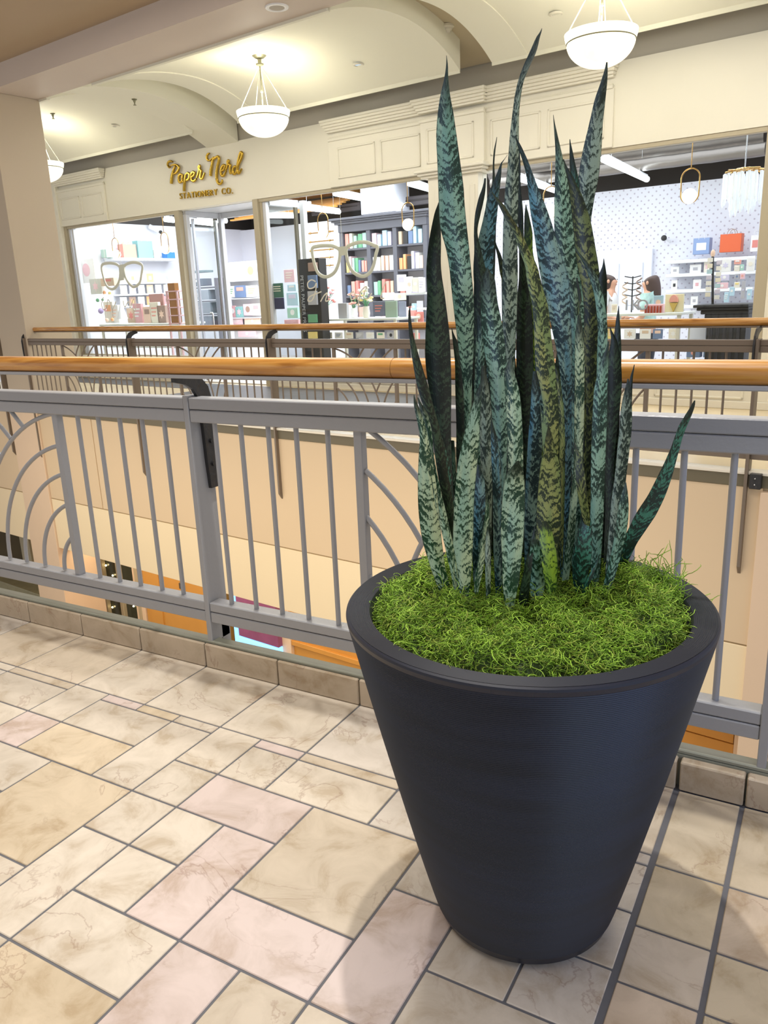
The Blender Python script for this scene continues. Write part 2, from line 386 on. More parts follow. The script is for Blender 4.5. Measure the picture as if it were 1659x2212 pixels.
def cellkeys(k0, k1, r0, r1):
    return [(k, r) for k in range(math.floor(k0), math.ceil(k1)) for r in range(r0, r1)]
for q in seen: used.update(cellkeys(*q[:4]))
for r in range(2, 26):
    for k in range(-24, 8):
        if (k, r) in used: continue
        opts = [(w, h) for w, h in ((2, 2), (2, 1), (1, 1), (1, 2)) if k+w <= 8 and all((k+a, r+b) not in used for a in range(w) for b in range(h)) and not (r < 3 and h > 1)]
        w, h = random.choice(opts); used.update((k+a, r+b) for a in range(w) for b in range(h))
        R(k, k+w, r, r+h, random.choice([CRM, CRM, TAN, PNK, GRY, ORG_]))
# beyond the wide expansion joint the pattern is a plain running one
GRR = ['#cfc2aa', '#d2c4a8', '#cbbfae', '#d4c3ae', '#c9bda0']
ys_r = [1.80, 1.508, 1.32, 1.175, 1.02, .87, .72, .57, .42, .2, 0, -.2, -.5, -.8]
for i in range(len(ys_r)-1): rects.append((-.2390, -.0975, ys_r[i+1], ys_r[i], GRR[i % 5]))
for j in range(12):
    for i in range(len(ys_r)-1): rects.append((-.0925+j*.305, -.0925+(j+1)*.305, ys_r[i+1], ys_r[i], GRR[(i*3+j) % 5]))
jb = MB(); cols, offs = [], []
JW = .0027
EDGE = -.2475
for x0, x1, y0, y1, c in rects:
    if x0 < EDGE < x1: x1 = EDGE
    if x0 >= EDGE and x0 < -.2395: continue
    if x1-x0 < .02 or y1-y0 < .02: continue
    n0 = len(jb.v); jb.bbox(x0+JW, x1-JW, y0+JW, y1-JW, -.02, 0, .0016)
    cc = srgb(c); j = random.uniform(.94, 1.06); of = (random.uniform(0, 40), random.uniform(0, 40), random.uniform(0, 40))
    cols += [(cc[0]*j, cc[1]*j, cc[2]*j, 1)]*(len(jb.v)-n0); offs += [of]*(len(jb.v)-n0)
fl = struct('floor', jb, TILE)
ca = fl.data.color_attributes.new('tcol', 'FLOAT_COLOR', 'POINT')
for i, c in enumerate(cols): ca.data[i].color = c
va = fl.data.attributes.new('toff', 'FLOAT_VECTOR', 'POINT')
for i, c in enumerate(offs): va.data[i].vector = c
struct('floor_bed', MB().box(-5.2, 3.6, -2.7, 1.84, -.35, -.0025), GROUT)
# kerb of upright tiles along the edge and its stone sill
kb = MB()
kx = [-5.0] + [-2.684-.3045*5+.3045*i for i in range(0, 13)] + [-.40]
for i in range(len(kx)-1):
    if kx[i+1]-kx[i] > .02: kb.bbox(kx[i]+.0025, kx[i+1]-.0025, 1.815, 1.8275, .001, .086, .003)
for x0, x1 in [(-.396, -.247), (-.238, -.0945), (-.0895, .21), (.215, .51), (.515, .82)]: kb.bbox(x0, x1, 1.797, 1.8275, .001, .078, .003)
struct('trim_1', kb, KTILE)
struct('trim_2', MB().box(-5.2, 3.6, 1.8275, 1.84, -.34, .082).bbox(-5.2, 3.6, 1.829, 1.868, .082, .094, .003).box(-5.2, 3.6, 1.84, 1.85, -.5, .082), SILL)

# ================================================================== RAILINGS
def arc_pts(cx, cz, r, keep, n=220):
    out, cur = [], []
    for i in range(n+1):
        a = math.pi*i/n; p = (cx+r*math.cos(a), cz+r*math.sin(a))
        if keep(*p): cur.append(p)
        elif cur: out.append(cur); cur = []
    if cur: out.append(cur)
    return [c[::5]+([c[-1]] if (len(c)-1) % 5 else []) for c in out if len(c) > 6]
def build_railing(frame, name, label, x_ends, posts, panels, mrail, top=.912, gap=None):
    """local x along, y=0 the walking side face, +y towards the void"""
    t = thing(name, label, 'railing', (sum(x_ends)/2, 0, .09), frame)
    xa, xb = x_ends
    segs = list(zip(posts[:-1], posts[1:]))
    for a, b in segs:
        if b <= xa or a >= xb: continue
        a2, b2 = max(a+.02, xa), min(b, xb)
        obj('top_rail', MB().bbox(a2, b2, 0, .05, .876, .912).bbox(a2, b2, 0, .05, .835, .8735), mrail, t)
        obj('bottom_rail', MB().bbox(a2, b2, 0, .05, .199, .231).bbox(a2, b2, 0, .05, .160, .1965), mrail, t)
    for x in posts:
        if x < xa-.01 or x > xb: continue
        p = obj('post', MB().bbox(x, x+.02, -.004, .088, .085 if frame is None else .085, .918, .002), mrail, t)
        if frame is not None: obj('post_tail', MB().prism_x([(.05, -.62), (.05, .2), (.09, .2), (.09, -.56)], x, x+.02), mrail, t)
        # forged bracket: strap on the side of the post, curving over to carry the handrail
        br = MB()
        prof = [(.070, .612), (.072, .70), (.072, .80), (.070, .88), (.058, .925), (.030, .958), (-.010, .974), (-.062, .979)]
        hw = [.016, .024, .027, .029, .029, .026, .021, .013]
        pts_o, pts_i = [], []
        for i, (y, z) in enumerate(prof):
            y0, z0 = prof[max(0, i-1)]; y1, z1 = prof[min(len(prof)-1, i+1)]; dy, dz = y1-y0, z1-z0; L = math.hypot(dy, dz)
            ny, nz = dz/L, -dy/L; pts_o.append((y+ny*hw[i], z+nz*hw[i])); pts_i.append((y-ny*hw[i], z-nz*hw[i]))
        br.prism_x(pts_o+pts_i[::-1], x+.0205, x+.033)
        b_ = obj('bracket', br, IRON, t)
        for z in (.69, .765): obj('bolt', MB().tube([(x+.033, .072, z), (x+.039, .072, z)], .0075, 10), IRON, b_)
    hr = MB(); N = 26
    hr.tube([(xa, -.065, 1.0165), (xb, -.065, 1.0165)], (.0255, .0265), 28)
    obj('handrail', hr, WOOD, t, smooth=40)
    if frame[1] == 0.0: obj('handrail_joint', MB().tube([(-.9745, -.065, 1.0165), (-.9735, -.065, 1.0165)], (.0257, .0267), 28), mat('joint_line', '#5a3513', .5), t)
    obj('handrail_strip', MB().bbox(xa, xb, -.085, -.045, .981, .992, .002), mrail, t)
    first = True; proto = None
    for P in panels:
        for x in P['bars']:
            if not (xa < x < xb): continue
            if proto is None:
                proto = obj('baluster', MB().tube([(x, .025, .23), (x, .025, .836)], .0078, 14), mrail, t, smooth=40); px = x
            else:
                c = proto.copy(); COL.objects.link(c); c.location = (x-px, 0, 0); c.parent = t
        for x in (P['fl'], P['fr']):
            if xa < x < xb: obj('square_bar', MB().bbox(x-.0135, x+.0135, .011, .039, .23, .836, .002), mrail, t)
        cR, cL, z0 = P['fr']+.09+P.get('dr', 0), P['fl']-.371+P.get('dl', 0), .237
        inR = lambda x, z: P['fl']+.008 < x < P['fr']-.008 and .226 < z < .84
        for r in (.605, .491, .388, .279, .168):
            for c in arc_pts(cR, z0, r, inR): obj('arc_bar', MB().tube([(x, .025, z) for x, z in c], .0078, 10), mrail, t, smooth=40)
        outR = lambda x, z: inR(x, z) and math.hypot(x-cR, z-z0) > .603
        for r in (.33, .43, .537, .643, .748, .842, .945):
            for c in arc_pts(cL, .207, r, outR): obj('arc_bar', MB().tube([(x, .025, z) for x, z in c], .0078, 10), mrail, t, smooth=40)
    return t
NP = [-3.455, -1.765, -.075, 1.615]
pL = dict(bars=[-3.35, -3.245, -3.14, -2.291, -2.188, -2.084, -1.98, -1.881], fl=-3.02, fr=-2.398, dr=-.007, dl=.178)
pM = dict(bars=[-1.668, -1.565, -1.461, -1.359, -1.249, -.39, -.283, -.178], fl=-1.142, fr=-.517)
pR = dict(bars=[.03, .135, .24, 1.09, 1.2, 1.3, 1.4, 1.5], fl=.36, fr=.98)
near = build_railing(((0, 1.835, 0), 0.0), 'railing', 'grey metal railing with arched bars and varnished maple handrail, close behind the big planter', (-3.6, 2.2), NP, [pL, pM, pR], RAIL)
# far railing, same design seen from its back
FT = 5.43
def rail_frame(s0, t0, z0):
    w = W(s0, t0, z0); return ((w.x, w.y, w.z), math.pi-FA)
FP = [-1.135+2.1*i for i in range(-3, 6)]            # posts, as -s
far_posts = [1.115, 3.215, 5.315, 7.425, 9.535]
far_panels = []
for a, b in zip(far_posts[:-1], far_posts[1:]):
    L = b-a; far_panels.append(dict(bars=[a+.10+.1*k for k in range(1, 6)]+[b-.08-.1*k for k in range(6)], fl=a+.70, fr=b-.73, dr=.02))
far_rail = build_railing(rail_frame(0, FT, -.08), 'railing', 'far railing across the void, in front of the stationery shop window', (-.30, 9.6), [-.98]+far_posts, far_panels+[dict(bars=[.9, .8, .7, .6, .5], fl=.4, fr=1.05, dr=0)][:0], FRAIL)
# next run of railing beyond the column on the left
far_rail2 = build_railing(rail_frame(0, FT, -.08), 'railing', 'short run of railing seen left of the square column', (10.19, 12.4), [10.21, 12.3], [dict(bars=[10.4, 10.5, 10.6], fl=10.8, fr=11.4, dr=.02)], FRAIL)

# ================================================================== SETTING: far gallery structure
FZ = -.08
struct('floor_far', MB().box(-14.3, .6, 5.40, 8.62, FZ-.3, FZ), mat('far_floor_tile', '#e3d3b2', .22, noise=.12, nscale=2.2), 'far')
struct('floor_far_border', MB().box(-9.3, -3.2, 6.9, 8.5, FZ, FZ+.004).box(-14, -9.3, 7.9, 8.5, FZ, FZ+.004), mat('grey_mosaic', '#55565b', .4, noise=.25, nscale=9), 'far')
struct('trim_3', MB().bbox(-14.3, .6, 5.362, 5.47, -.018, .004, .004), mat('white_stone_edge', '#e9e4d6', .3), 'far')
struct('trim_4', MB().bbox(-14.3, .6, 5.372, 5.46, -.10, -.019, .003), BAND, 'far')
fs = MB(); fl2 = MB()
for a, b in ((-14.3, -10.18), (-9.52, -8.39), (-8.382, -4.30), (-4.292, -1.02)):
    fs.bbox(a+.004, b-.004, 5.378, 5.5, -1.2, -.1, .003)
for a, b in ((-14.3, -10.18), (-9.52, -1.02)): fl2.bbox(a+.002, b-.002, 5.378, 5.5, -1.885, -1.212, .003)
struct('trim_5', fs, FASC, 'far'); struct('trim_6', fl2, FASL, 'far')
struct('wall_fascia_core', MB().box(-14.3, -.95, 5.39, 5.9, -1.87, -.3), SEAM, 'far')
struct('trim_7', MB().bbox(-10.176, -9.524, 5.355, 5.95, -4.4, FZ, .003), PINKW, 'far')
struct('trim_8', MB().bbox(-1.03, .6, 5.34, 5.95, -4.4, -.12, .003), PINKW, 'far')
# square column standing on the far gallery edge
struct('wall_column', MB().bbox(-10.14, -9.503, 5.375, 6.0, FZ, 3.6, .004), TAUPE, 'far', label='square taupe column at the left')
# beam, flat ceiling over the void and gallery
struct('ceiling_beam', MB().box(-16, 5, 5.375, 6.0, 3.6, 4.4), BEAM, 'far')
struct('ceiling', MB().box(-16, 6, -6.5, 5.375, 3.83, 4.0), VOIDC, 'far')
# barrel vault panels with raised bands, rib and slots
def circ(t, t0, h, half, z1):
    Rr = (half*half+(h-z1)**2)/(2*(h-z1)); return h-Rr+math.sqrt(max(0, Rr*Rr-(t-t0)**2))
def vault(name, s0, s1, prof, t0, t1, lip, thick=.05, n=40, mm=VAULT):
    pts = [(t0+(t1-t0)*i/n) for i in range(n+1)]; lo = [(t, prof(t)) for t in pts]
    if lip: lo = lo[:-1] + [(t1-.012, prof(t1-.012)), (t1-.012, lo[-1][1]-lip), (t1, lo[-1][1]-lip)]
    up = [(lo[-1][0], prof(t1)+thick)] + [(t, prof(t)+thick) for t in reversed(pts[1:-1])] + [(lo[0][0], prof(t0)+thick)]
    b = MB(); n0 = 0; A = lo; k = len(A)
    for s in (s0, s1):
        for t, z in A: b.v.append((s, t, z))
    for i in range(k-1): b.f.append((i, i+1, k+i+1, k+i))
    B = [(t, z+thick+(lip if abs(z-(prof(t)-lip)) < 1e-6 else 0)) for t, z in A]
    q = len(b.v)
    for s in (s0, s1):
        for t, z in B: b.v.append((s, t, z))
    for i in range(k-1):
        b.f.append((q+i, q+k+i, q+k+i+1, q+i+1))
        b.f.append((i, q+i, q+i+1, i+1)); b.f.append((k+i, k+i+1, q+k+i+1, q+k+i))
    b.f.append((0, k, q+k, q)); b.f.append((k-1, q+k-1, q+2*k-1, 2*k-1))
    return struct(name, b, mm, 'far', smooth=25)
pv = lambda t: circ(t, 7.12, 3.79, 1.08, 3.5) if t > 7.12 else circ(t, 7.12, 3.79, 1.12, 3.59)
pb_ = lambda t: pv(t)-.012
for i, (a, b, bl, br_) in enumerate([(-14.6, -9.33, False, True), (-8.42, -4.945, True, True), (-4.55, -.9, True, False), (-.2, 3.0, False, False)]):
    a2 = a+.41 if bl else a; b2 = b-.41 if br_ else b
    vault('ceiling_vault', a2, b2, pv, 6.005, 8.2, .034)
    struct('trim_13', MB().box(a, b, 5.99, 6.03, 3.575, 3.66), VAULT, 'far')
    if bl: vault('ceiling_vault_band', a, a2, pb_, 6.005, 8.2, .022, .32)
    if br_: vault('ceiling_vault_band', b2, b, pb_, 6.005, 8.2, .022, .32)
vault('ceiling_rib', -9.5, -8.85, lambda t: circ(t, 6.93, 3.74, 1.67, 3.345), 6.0, 8.6, 0, .3)
vault('ceiling_rib', -.9, -.25, lambda t: circ(t, 6.93, 3.74, 1.67, 3.345), 6.0, 8.6, 0, .3)
vault('ceiling_slot', -5.6, -3.9, lambda t: circ(t, 7.1, 3.98, 1.5, 3.62), 5.9, 8.6, 0, .05, mm=SLOT)
vault('ceiling_slot', -10.2, -8.0, lambda t: circ(t, 7.1, 3.98, 1.5, 3.62), 5.9, 8.6, 0, .05)
struct('ceiling_upper', MB().box(-16, 5, 6.0, 8.9, 4.05, 4.2), SLOT, 'far')
struct('wall_above_shopfront', MB().box(-16, 5, 8.625, 8.8, 3.3, 4.1), RECESS, 'far')

# ---- shopfront fascia wall (cream), openings and trims
sf = MB()
sf.box(-16, -13.56, 8.56, 8.9, FZ, 3.36)
sf.box(-13.56, -1.77, 8.6, 8.75, 2.56, 3.36)
sf.box(-1.77, 4, 8.6, 8.9, FZ, 3.36)
sf.box(-8.50, -4.88, 8.6, 8.7, FZ, .30).box(-4.88, -1.77, 8.6, 8.7, FZ, .30).box(-13.4, -10.4, 8.6, 8.7, FZ, .30)
struct('wall_shopfront', sf, CREAM, 'far')
tr = MB()
def cornice(s0, s1, t0, z0, steps, ret=True):
    for dz0, dz1, dt in steps: tr.bbox(s0-(dt*.6 if ret else 0), s1+(dt*.6 if ret else 0), t0-dt, t0+.02, z0+dz0, z0+dz1, .004)
CST = [(.0, .035, .018), (.035, .05, .006), (.10, .125, .03), (.125, .155, .05), (.155, .185, .07), (.185, .215, .095), (.215, .245, .11)]
# left panelled block
tr.bbox(-13.43, -12.06, 8.565, 8.6, 2.56, 3.13, .004)
cornice(-13.43, -12.06, 8.565, 3.115, CST)
# middle panelled run with the pilaster breaking forward
tr.bbox(-7.18, -3.36, 8.575, 8.6, 2.565, 3.12, .004); cornice(-7.16, -3.38, 8.575, 3.115, CST)
tr.bbox(-5.70, -4.84, 8.52, 8.6, 2.60, 3.12, .004); cornice(-5.70, -4.84, 8.52, 3.115, CST)
def panel(s0, s1, z0, z1, t):
    w = .022
    tr.bbox(s0, s1, t-.014, t+.004, z1-w, z1, .005); tr.bbox(s0, s1, t-.014, t+.004, z0, z0+w, .005)
    tr.bbox(s0, s0+w, t-.014, t+.004, z0, z1, .005); tr.bbox(s1-w, s1, t-.014, t+.004, z0, z1, .005)
for a, b in ((-13.36, -12.79), (-12.72, -12.14)): panel(a, b, 2.66, 3.01, 8.565)
for a, b in ((-7.03, -6.42), (-6.335, -5.74)): panel(a, b, 2.655, 3.025, 8.575)
panel(-5.61, -4.97, 2.66, 3.04, 8.52)
for a, b in ((-4.78, -4.17), (-4.085, -3.45)): panel(a, b, 2.655, 3.03, 8.575)
# pilaster under it with capital and flutes
tr.bbox(-5.62, -4.93, 8.54, 8.75, FZ, 2.5, .004)
tr.bbox(-5.70, -4.86, 8.5, 8.76, 2.5, 2.53, .006); tr.bbox(-5.73, -4.83, 8.47, 8.76, 2.53, 2.56, .006); tr.bbox(-5.76, -4.80, 8.44, 8.76, 2.56, 2.60, .008)
for a in (-5.52, -5.36, -5.2, -5.04): tr.bbox(a, a+.07, 8.528, 8.545, .4, 2.38, .006)
# base panels below the windows
for a, b in ((-8.4, -7.0), (-6.9, -5.8), (-4.8, -3.9), (-3.8, -2.9), (-2.8, -1.9)): panel(a, b, .02, .24, 8.6)
tr.bbox(-8.5, -1.8, 8.56, 8.6, .27, .32, .01); tr.bbox(-13.4, -10.4, 8.56, 8.6, .27, .32, .01)
tr.bbox(-8.5, 1, 8.585, 8.6, FZ, .0, .006)
# slim moulding at the far left edge
tr.bbox(-13.56, -13.42, 8.53, 8.75, FZ, 3.28, .01)
struct('trim_9', tr, CREAM, 'far')
fr = MB()
for s0, s1, t0 in ((-13.42, -13.35, 8.60), (-10.40, -10.29, 8.60), (-8.65, -8.55, 8.58), (-8.55, -8.5, 8.62), (-1.88, -1.77, 8.60)): fr.bbox(s0, s1, t0, t0+.09, .3 if s0 not in (-10.40, -8.65) else FZ, 2.56, .004)
for s0, s1 in ((-13.42, -10.3), (-8.6, -5.62), (-4.93, -1.77)): fr.bbox(s0, s1, 8.61, 8.69, 2.515, 2.56, .004); fr.bbox(s0, s1, 8.61, 8.69, .30, .34, .004)
struct('trim_10', fr, mat('putty_frame', '#b5ab93', .45), 'far')
fr2 = MB()
for s0 in (-13.33, -13.24): fr2.bbox(s0, s0+.05, 8.63, 8.7, .34, 2.515, .004)
fr2.bbox(-8.5, -8.44, 8.63, 8.7, .34, 2.515, .004)
# doorway alcove: ceiling, back posts
fr2.box(-10.29, -8.6, 8.75, 9.5, 2.555, 2.6)
fr2.bbox(-10.27, -10.2, 9.38, 9.46, FZ, 2.555, .004).bbox(-8.36, -8.28, 9.25, 9.33, FZ, 2.555, .004).bbox(-10.2, -8.3, 9.4, 9.46, 2.47, 2.555, .004)
fr2.bbox(-10.30, -10.24, 8.7, 9.4, 2.47, 2.555, .004).bbox(-8.50, -8.42, 8.7, 9.3, 2.47, 2.555, .004).bbox(-10.3, -10.22, 8.69, 8.76, FZ, 2.5, .004)
struct('trim_11', fr2, mat('silver_white_frame', '#cfd2d8', .35), 'far')
dkp = MB(); dkp.bbox(-10.3, -10.27, 9.30, 9.38, FZ, 2.5, .003).bbox(-8.44, -8.40, 9.2, 9.26, FZ, 2.47, .003)
struct('trim_12', dkp, mat('bronze_post', '#6d6858', .4), 'far')
def glass_mat():
    m = bpy.data.materials.new('window_glass'); m.use_nodes = True; nt = m.node_tree; nt.nodes.remove(nt.nodes['Principled BSDF'])
    out = nt.nodes['Material Output']; tr_ = nt.nodes.new('ShaderNodeBsdfTransparent'); tr_.inputs[0].default_value = (.97, .985, .98, 1)
    gl = nt.nodes.new('ShaderNodeBsdfGlossy'); gl.inputs['Roughness'].default_value = .02
    lw = nt.nodes.new('ShaderNodeLayerWeight'); lw.inputs['Blend'].default_value = .5; pw = nt.nodes.new('ShaderNodeMath'); pw.operation = 'POWER'; pw.inputs[1].default_value = 4; nt.links.new(lw.outputs['Facing'], pw.inputs[0])
    fz = nt.nodes.new('ShaderNodeMath'); fz.operation = 'MULTIPLY_ADD'; fz.inputs[1].default_value = .4; fz.inputs[2].default_value = .02; nt.links.new(pw.outputs[0], fz.inputs[0]); mx = nt.nodes.new('ShaderNodeMixShader')
    nt.links.new(fz.outputs[0], mx.inputs[0]); nt.links.new(tr_.outputs[0], mx.inputs[1]); nt.links.new(gl.outputs[0], mx.inputs[2]); nt.links.new(mx.outputs[0], out.inputs[0])
    return m
GLASS = glass_mat()
for i, (s0, s1, t0, t1, z0, z1) in enumerate([(-13.35, -10.4, 8.648, 8.656, .34, 2.515), (-8.5, -5.62, 8.648, 8.656, .34, 2.515), (-4.93, -1.88, 8.648, 8.656, .34, 2.515), (-10.285, -10.277, 8.76, 9.38, FZ, 2.47), (-8.465, -8.457, 8.7, 9.25, FZ, 2.47)]):
    struct('window_%d' % (i+1), MB().box(s0, s1, t0, t1, z0, z1), GLASS, 'far')
# ---- shop shell
SHW = mat('shop_wall_white', '#e4e6f0', .6)
struct('floor_shop', MB().box(-14.2, -1, 8.75, 14.2, FZ-.3, FZ), mat('shop_floor', '#cfc9c0', .4), 'far')
struct('ceiling_shop', MB().box(-14.2, -1, 8.76, 14.2, 3.9, 4.1), DARKCEIL, 'far')
struct('wall_shop_left', MB().box(-14.1, -13.95, 8.76, 13.6, FZ, 2.72), SHW, 'far')
struct('wall_shop_left_upper', MB().box(-14.3, -14.1, 8.76, 14, FZ, 4.0), DARKCEIL, 'far')
struct('wall_shop_back', MB().box(-14.1, -7.7, 13.4, 13.5, FZ, 2.70), SHW, 'far')
struct('wall_shop_back_upper', MB().box(-14.3, -1, 13.9, 14.1, FZ, 4.0), DARKCEIL, 'far')
struct('wall_shop_right', MB().box(-1.1, -1.0, 8.9, 14, FZ, 4.0), SHW, 'far')
def dotted():
    m = bpy.data.materials.new('dotted_wallpaper'); m.use_nodes = True; nt = m.node_tree; b = nt.nodes['Principled BSDF']; L = nt.links.new
    tc = nt.nodes.new('ShaderNodeTexCoord'); v = nt.nodes.new('ShaderNodeTexVoronoi'); v.inputs['Scale'].default_value = 12; v.inputs['Randomness'].default_value = .1
    mp = nt.nodes.new('ShaderNodeMapping'); mp.inputs['Rotation'].default_value = (0, math.radians(45), 0); L(tc.outputs['Object'], mp.inputs[0])
    fl_ = nt.nodes.new('ShaderNodeVectorMath'); fl_.operation = 'MULTIPLY'; fl_.inputs[1].default_value = (1, 0, 1); L(mp.outputs[0], fl_.inputs[0]); L(fl_.outputs[0], v.inputs['Vector'])
    r = nt.nodes.new('ShaderNodeMapRange'); r.inputs['From Min'].default_value = .13; r.inputs['From Max'].default_value = .2; L(v.outputs['Distance'], r.inputs['Value'])
    mx = nt.nodes.new('ShaderNodeMix'); mx.data_type = 'RGBA'; mx.inputs['A'].default_value = srgb('#b9b4c4'); mx.inputs['B'].default_value = srgb('#e2e4f0'); L(r.outputs[0], mx.inputs['Factor']); L(mx.outputs['Result'], b.inputs['Base Color']); b.inputs['Roughness'].default_value = .6
    return m
struct('wall_shop_back_right', MB().box(-7.7, -1.1, 13.3, 13.4, FZ, 2.66), dotted(), 'far')
struct('wall_shop_partition', MB().box(-7.75, -7.65, 12.4, 13.4, FZ, 2.66), SHW, 'far')

# ---- lower level shopfronts glimpsed through the bars
LT = 6.2
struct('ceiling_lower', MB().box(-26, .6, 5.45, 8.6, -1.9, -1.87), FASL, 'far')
struct('floor_lower', MB().box(-26, 4, -1.5, 9.5, -4.6, -4.45), mat('lower_floor', '#cdbb98', .3, noise=.1), 'far')
struct('wall_lower_back', MB().box(-26, 4, 8.4, 8.5, -4.45, -1.87), mat('lower_shop_dark', '#5c5138', .7, noise=.4, nscale=1.5), 'far')
for i, (x0, x1, t0, t1) in enumerate([(-10.94, -9.98, LT, LT+.4), (-9.18, -8.98, LT, LT+.2), (-6.30, -6.15, LT-.03, LT+.2), (-1.225, .6, LT, LT+.2)]): struct('wall_lower_%s' % ['left', 'pier', 'post', 'right'][i], MB().bbox(x0, x1, t0, t1, -4.45, -1.87, .003), PINKW, 'far')
struct('wall_lower_wood', MB().bbox(-8.97, -7.30, LT+.02, LT+.12, -4.45, -1.87, .003).bbox(-6.15, -1.23, LT+.02, LT+.12, -4.45, -2.47, .003).bbox(-6.15, -1.23, LT+.0, LT+.12, -2.45, -1.87, .003).bbox(-8.85, -8.6, LT, LT+.03, -4.45, -1.9, .003).bbox(-6.15, -1.23, LT-.02, LT+.03, -2.78, -2.72, .004), OAK, 'far')

# ================================================================== PLANTER
PC = (-.45, 1.28); RZ, RR, RI = .652, .326, .284
def pot_mat():
    m = bpy.data.materials.new('charcoal_navy_resin'); m.use_nodes = True; nt = m.node_tree; b = nt.nodes['Principled BSDF']; L = nt.links.new
    tc = nt.nodes.new('ShaderNodeTexCoord'); mp = nt.nodes.new('ShaderNodeMapping'); mp.inputs['Scale'].default_value = (1, 1, 9)
    n = nt.nodes.new('ShaderNodeTexNoise'); n.inputs['Scale'].default_value = 3; n.inputs['Detail'].default_value = 4
    L(tc.outputs['Object'], mp.inputs[0]); L(mp.outputs[0], n.inputs['Vector'])
    r = nt.nodes.new('ShaderNodeValToRGB'); e = r.color_ramp.elements
    e[0].position = .35; e[0].color = srgb('#131826'); e[1].position = .7; e[1].color = srgb('#1d2437')
    L(n.outputs['Fac'], r.inputs['Fac']); L(r.outputs['Color'], b.inputs['Base Color'])
    rr = nt.nodes.new('ShaderNodeMapRange'); rr.inputs['To Min'].default_value = .32; rr.inputs['To Max'].default_value = .5; L(n.outputs['Fac'], rr.inputs['Value']); L(rr.outputs[0], b.inputs['Roughness'])
    return m
POT = pot_mat()
pot = thing('planter', 'large tapered charcoal planter with fine ribbed rings, standing on the tiled floor', 'planter', (PC[0], PC[1], 0))
prof = [(.001, .004), (.150, .004), (.160, .006), (.170, .014), (.176, .03)]
z0, r0_ = .03, .176; nr = 170
for i in range(1, nr*2):
    f = i/(nr*2); z = z0+(.640-z0)*f; r = r0_+(RR-.001-r0_)*(f**.93)
    prof.append((r+(.0006 if i % 2 else -.0007), z))
prof += [(RR+.0005, .646), (RR-.0005, .650), (RR-.004, .6525)]
body = obj('body', MB().lathe(prof, PC[0], PC[1], 0, 160), POT, pot, smooth=18)
rp = []
for i in range(0, 25):
    f = i/24; rp.append((RR-.004-(RR-.004-RI)*f, .6525+(-.0009 if i % 2 else .0006)-.004*f))
rp += [(RI-.003, .640), (RI-.008, .56), (RI-.02, .5), (.001, .5)]
obj('rim', MB().lathe(rp, PC[0], PC[1], 0, 160), mat('toplit_charcoal_resin', '#32353d', .5, noise=.15, nscale=5), pot, smooth=18)  # same resin as the body; overhead light put into the paler grey

# ---- moss
random.seed(11)
def mossz(x, y):
    dx, dy = x-PC[0], y-PC[1]; r = math.hypot(dx, dy)/.284
    h = .648 - .05*max(0, r-.86)/.14 if r > .86 else .648
    h += .004 + .012*math.sin(dx*31+1)*math.cos(dy*27) + .009*math.sin(dx*60+dy*44)+.006*math.sin(dx*95-dy*80)
    h += .030*math.exp(-((dx-.20)**2+(dy-.14)**2)/.004) + .022*math.exp(-((dx+.13)**2+(dy-.18)**2)/.005)+.014*math.exp(-((dx+.17)**2+(dy+.0)**2)/.006)+.016*math.exp(-((dx-.17)**2+(dy-.05)**2)/.004)
    return h
mv_, mf_, mc_ = [], [], []
ring = 26; seg = 72
for i in range(ring+1):
    r = .280*i/ring
    for k in range(seg):
        a = 2*math.pi*k/seg; x, y = PC[0]+r*math.cos(a), PC[1]+r*math.sin(a); mv_.append((x, y, mossz(x, y)-.008)); mc_.append((.05, .09, .012, 1))
for i in range(ring):
    for k in range(seg):
        l = (k+1) % seg; mf_.append((i*seg+k, i*seg+l, (i+1)*seg+l, (i+1)*seg+k))
GREENS = [(.26, .46, .035), (.34, .57, .05), (.44, .68, .08), (.18, .33, .025), (.10, .18, .014), (.30, .38, .05)]
def strand(x, y, z, n, L, rad, lift, col):
    a = random.uniform(0, 6.283); el = lift; cur = random.choice((-1, 1))*random.uniform(.25, .95); p = Vector((x, y, z)); n0 = len(mv_)
    for i in range(n):
        d = Vector((math.cos(a)*math.cos(el), math.sin(a)*math.cos(el), math.sin(el)))
        s = Vector((-math.sin(a), math.cos(a), 0)); u = d.cross(s); rr = rad*(1 if i < n-1 else .4)
        for k in range(3):
            t = 2.094*k+.5; q = p+s*(math.cos(t)*rr)+u*(math.sin(t)*rr); mv_.append((q.x, q.y, q.z)); mc_.append(col)
        p = p+d*(L/n); a += cur+random.uniform(-.35, .35); el += random.uniform(-.45, .3)-.06; 
        if random.random() < .2: cur = -cur
        mz = mossz(p.x, p.y)-.002
        if p.z < mz: p.z = mz; el = abs(el)*.5+.1
    for i in range(n-1):
        for k in range(3):
            l = (k+1) % 3; mf_.append((n0+i*3+k, n0+i*3+l, n0+(i+1)*3+l, n0+(i+1)*3+k))
for q in range(13000):
    r = .285*math.sqrt(random.random()); a = random.uniform(0, 6.283)
    x, y = PC[0]+r*math.cos(a), PC[1]+r*math.sin(a)
    c = random.choice(GREENS); j = random.uniform(.75, 1.25)
    strand(x, y, mossz(x, y)+random.uniform(-.006, .018), 8, random.uniform(.022, .05), random.uniform(.00055, .00095), random.uniform(-.1, .7), (c[0]*j, c[1]*j, c[2]*j, 1))
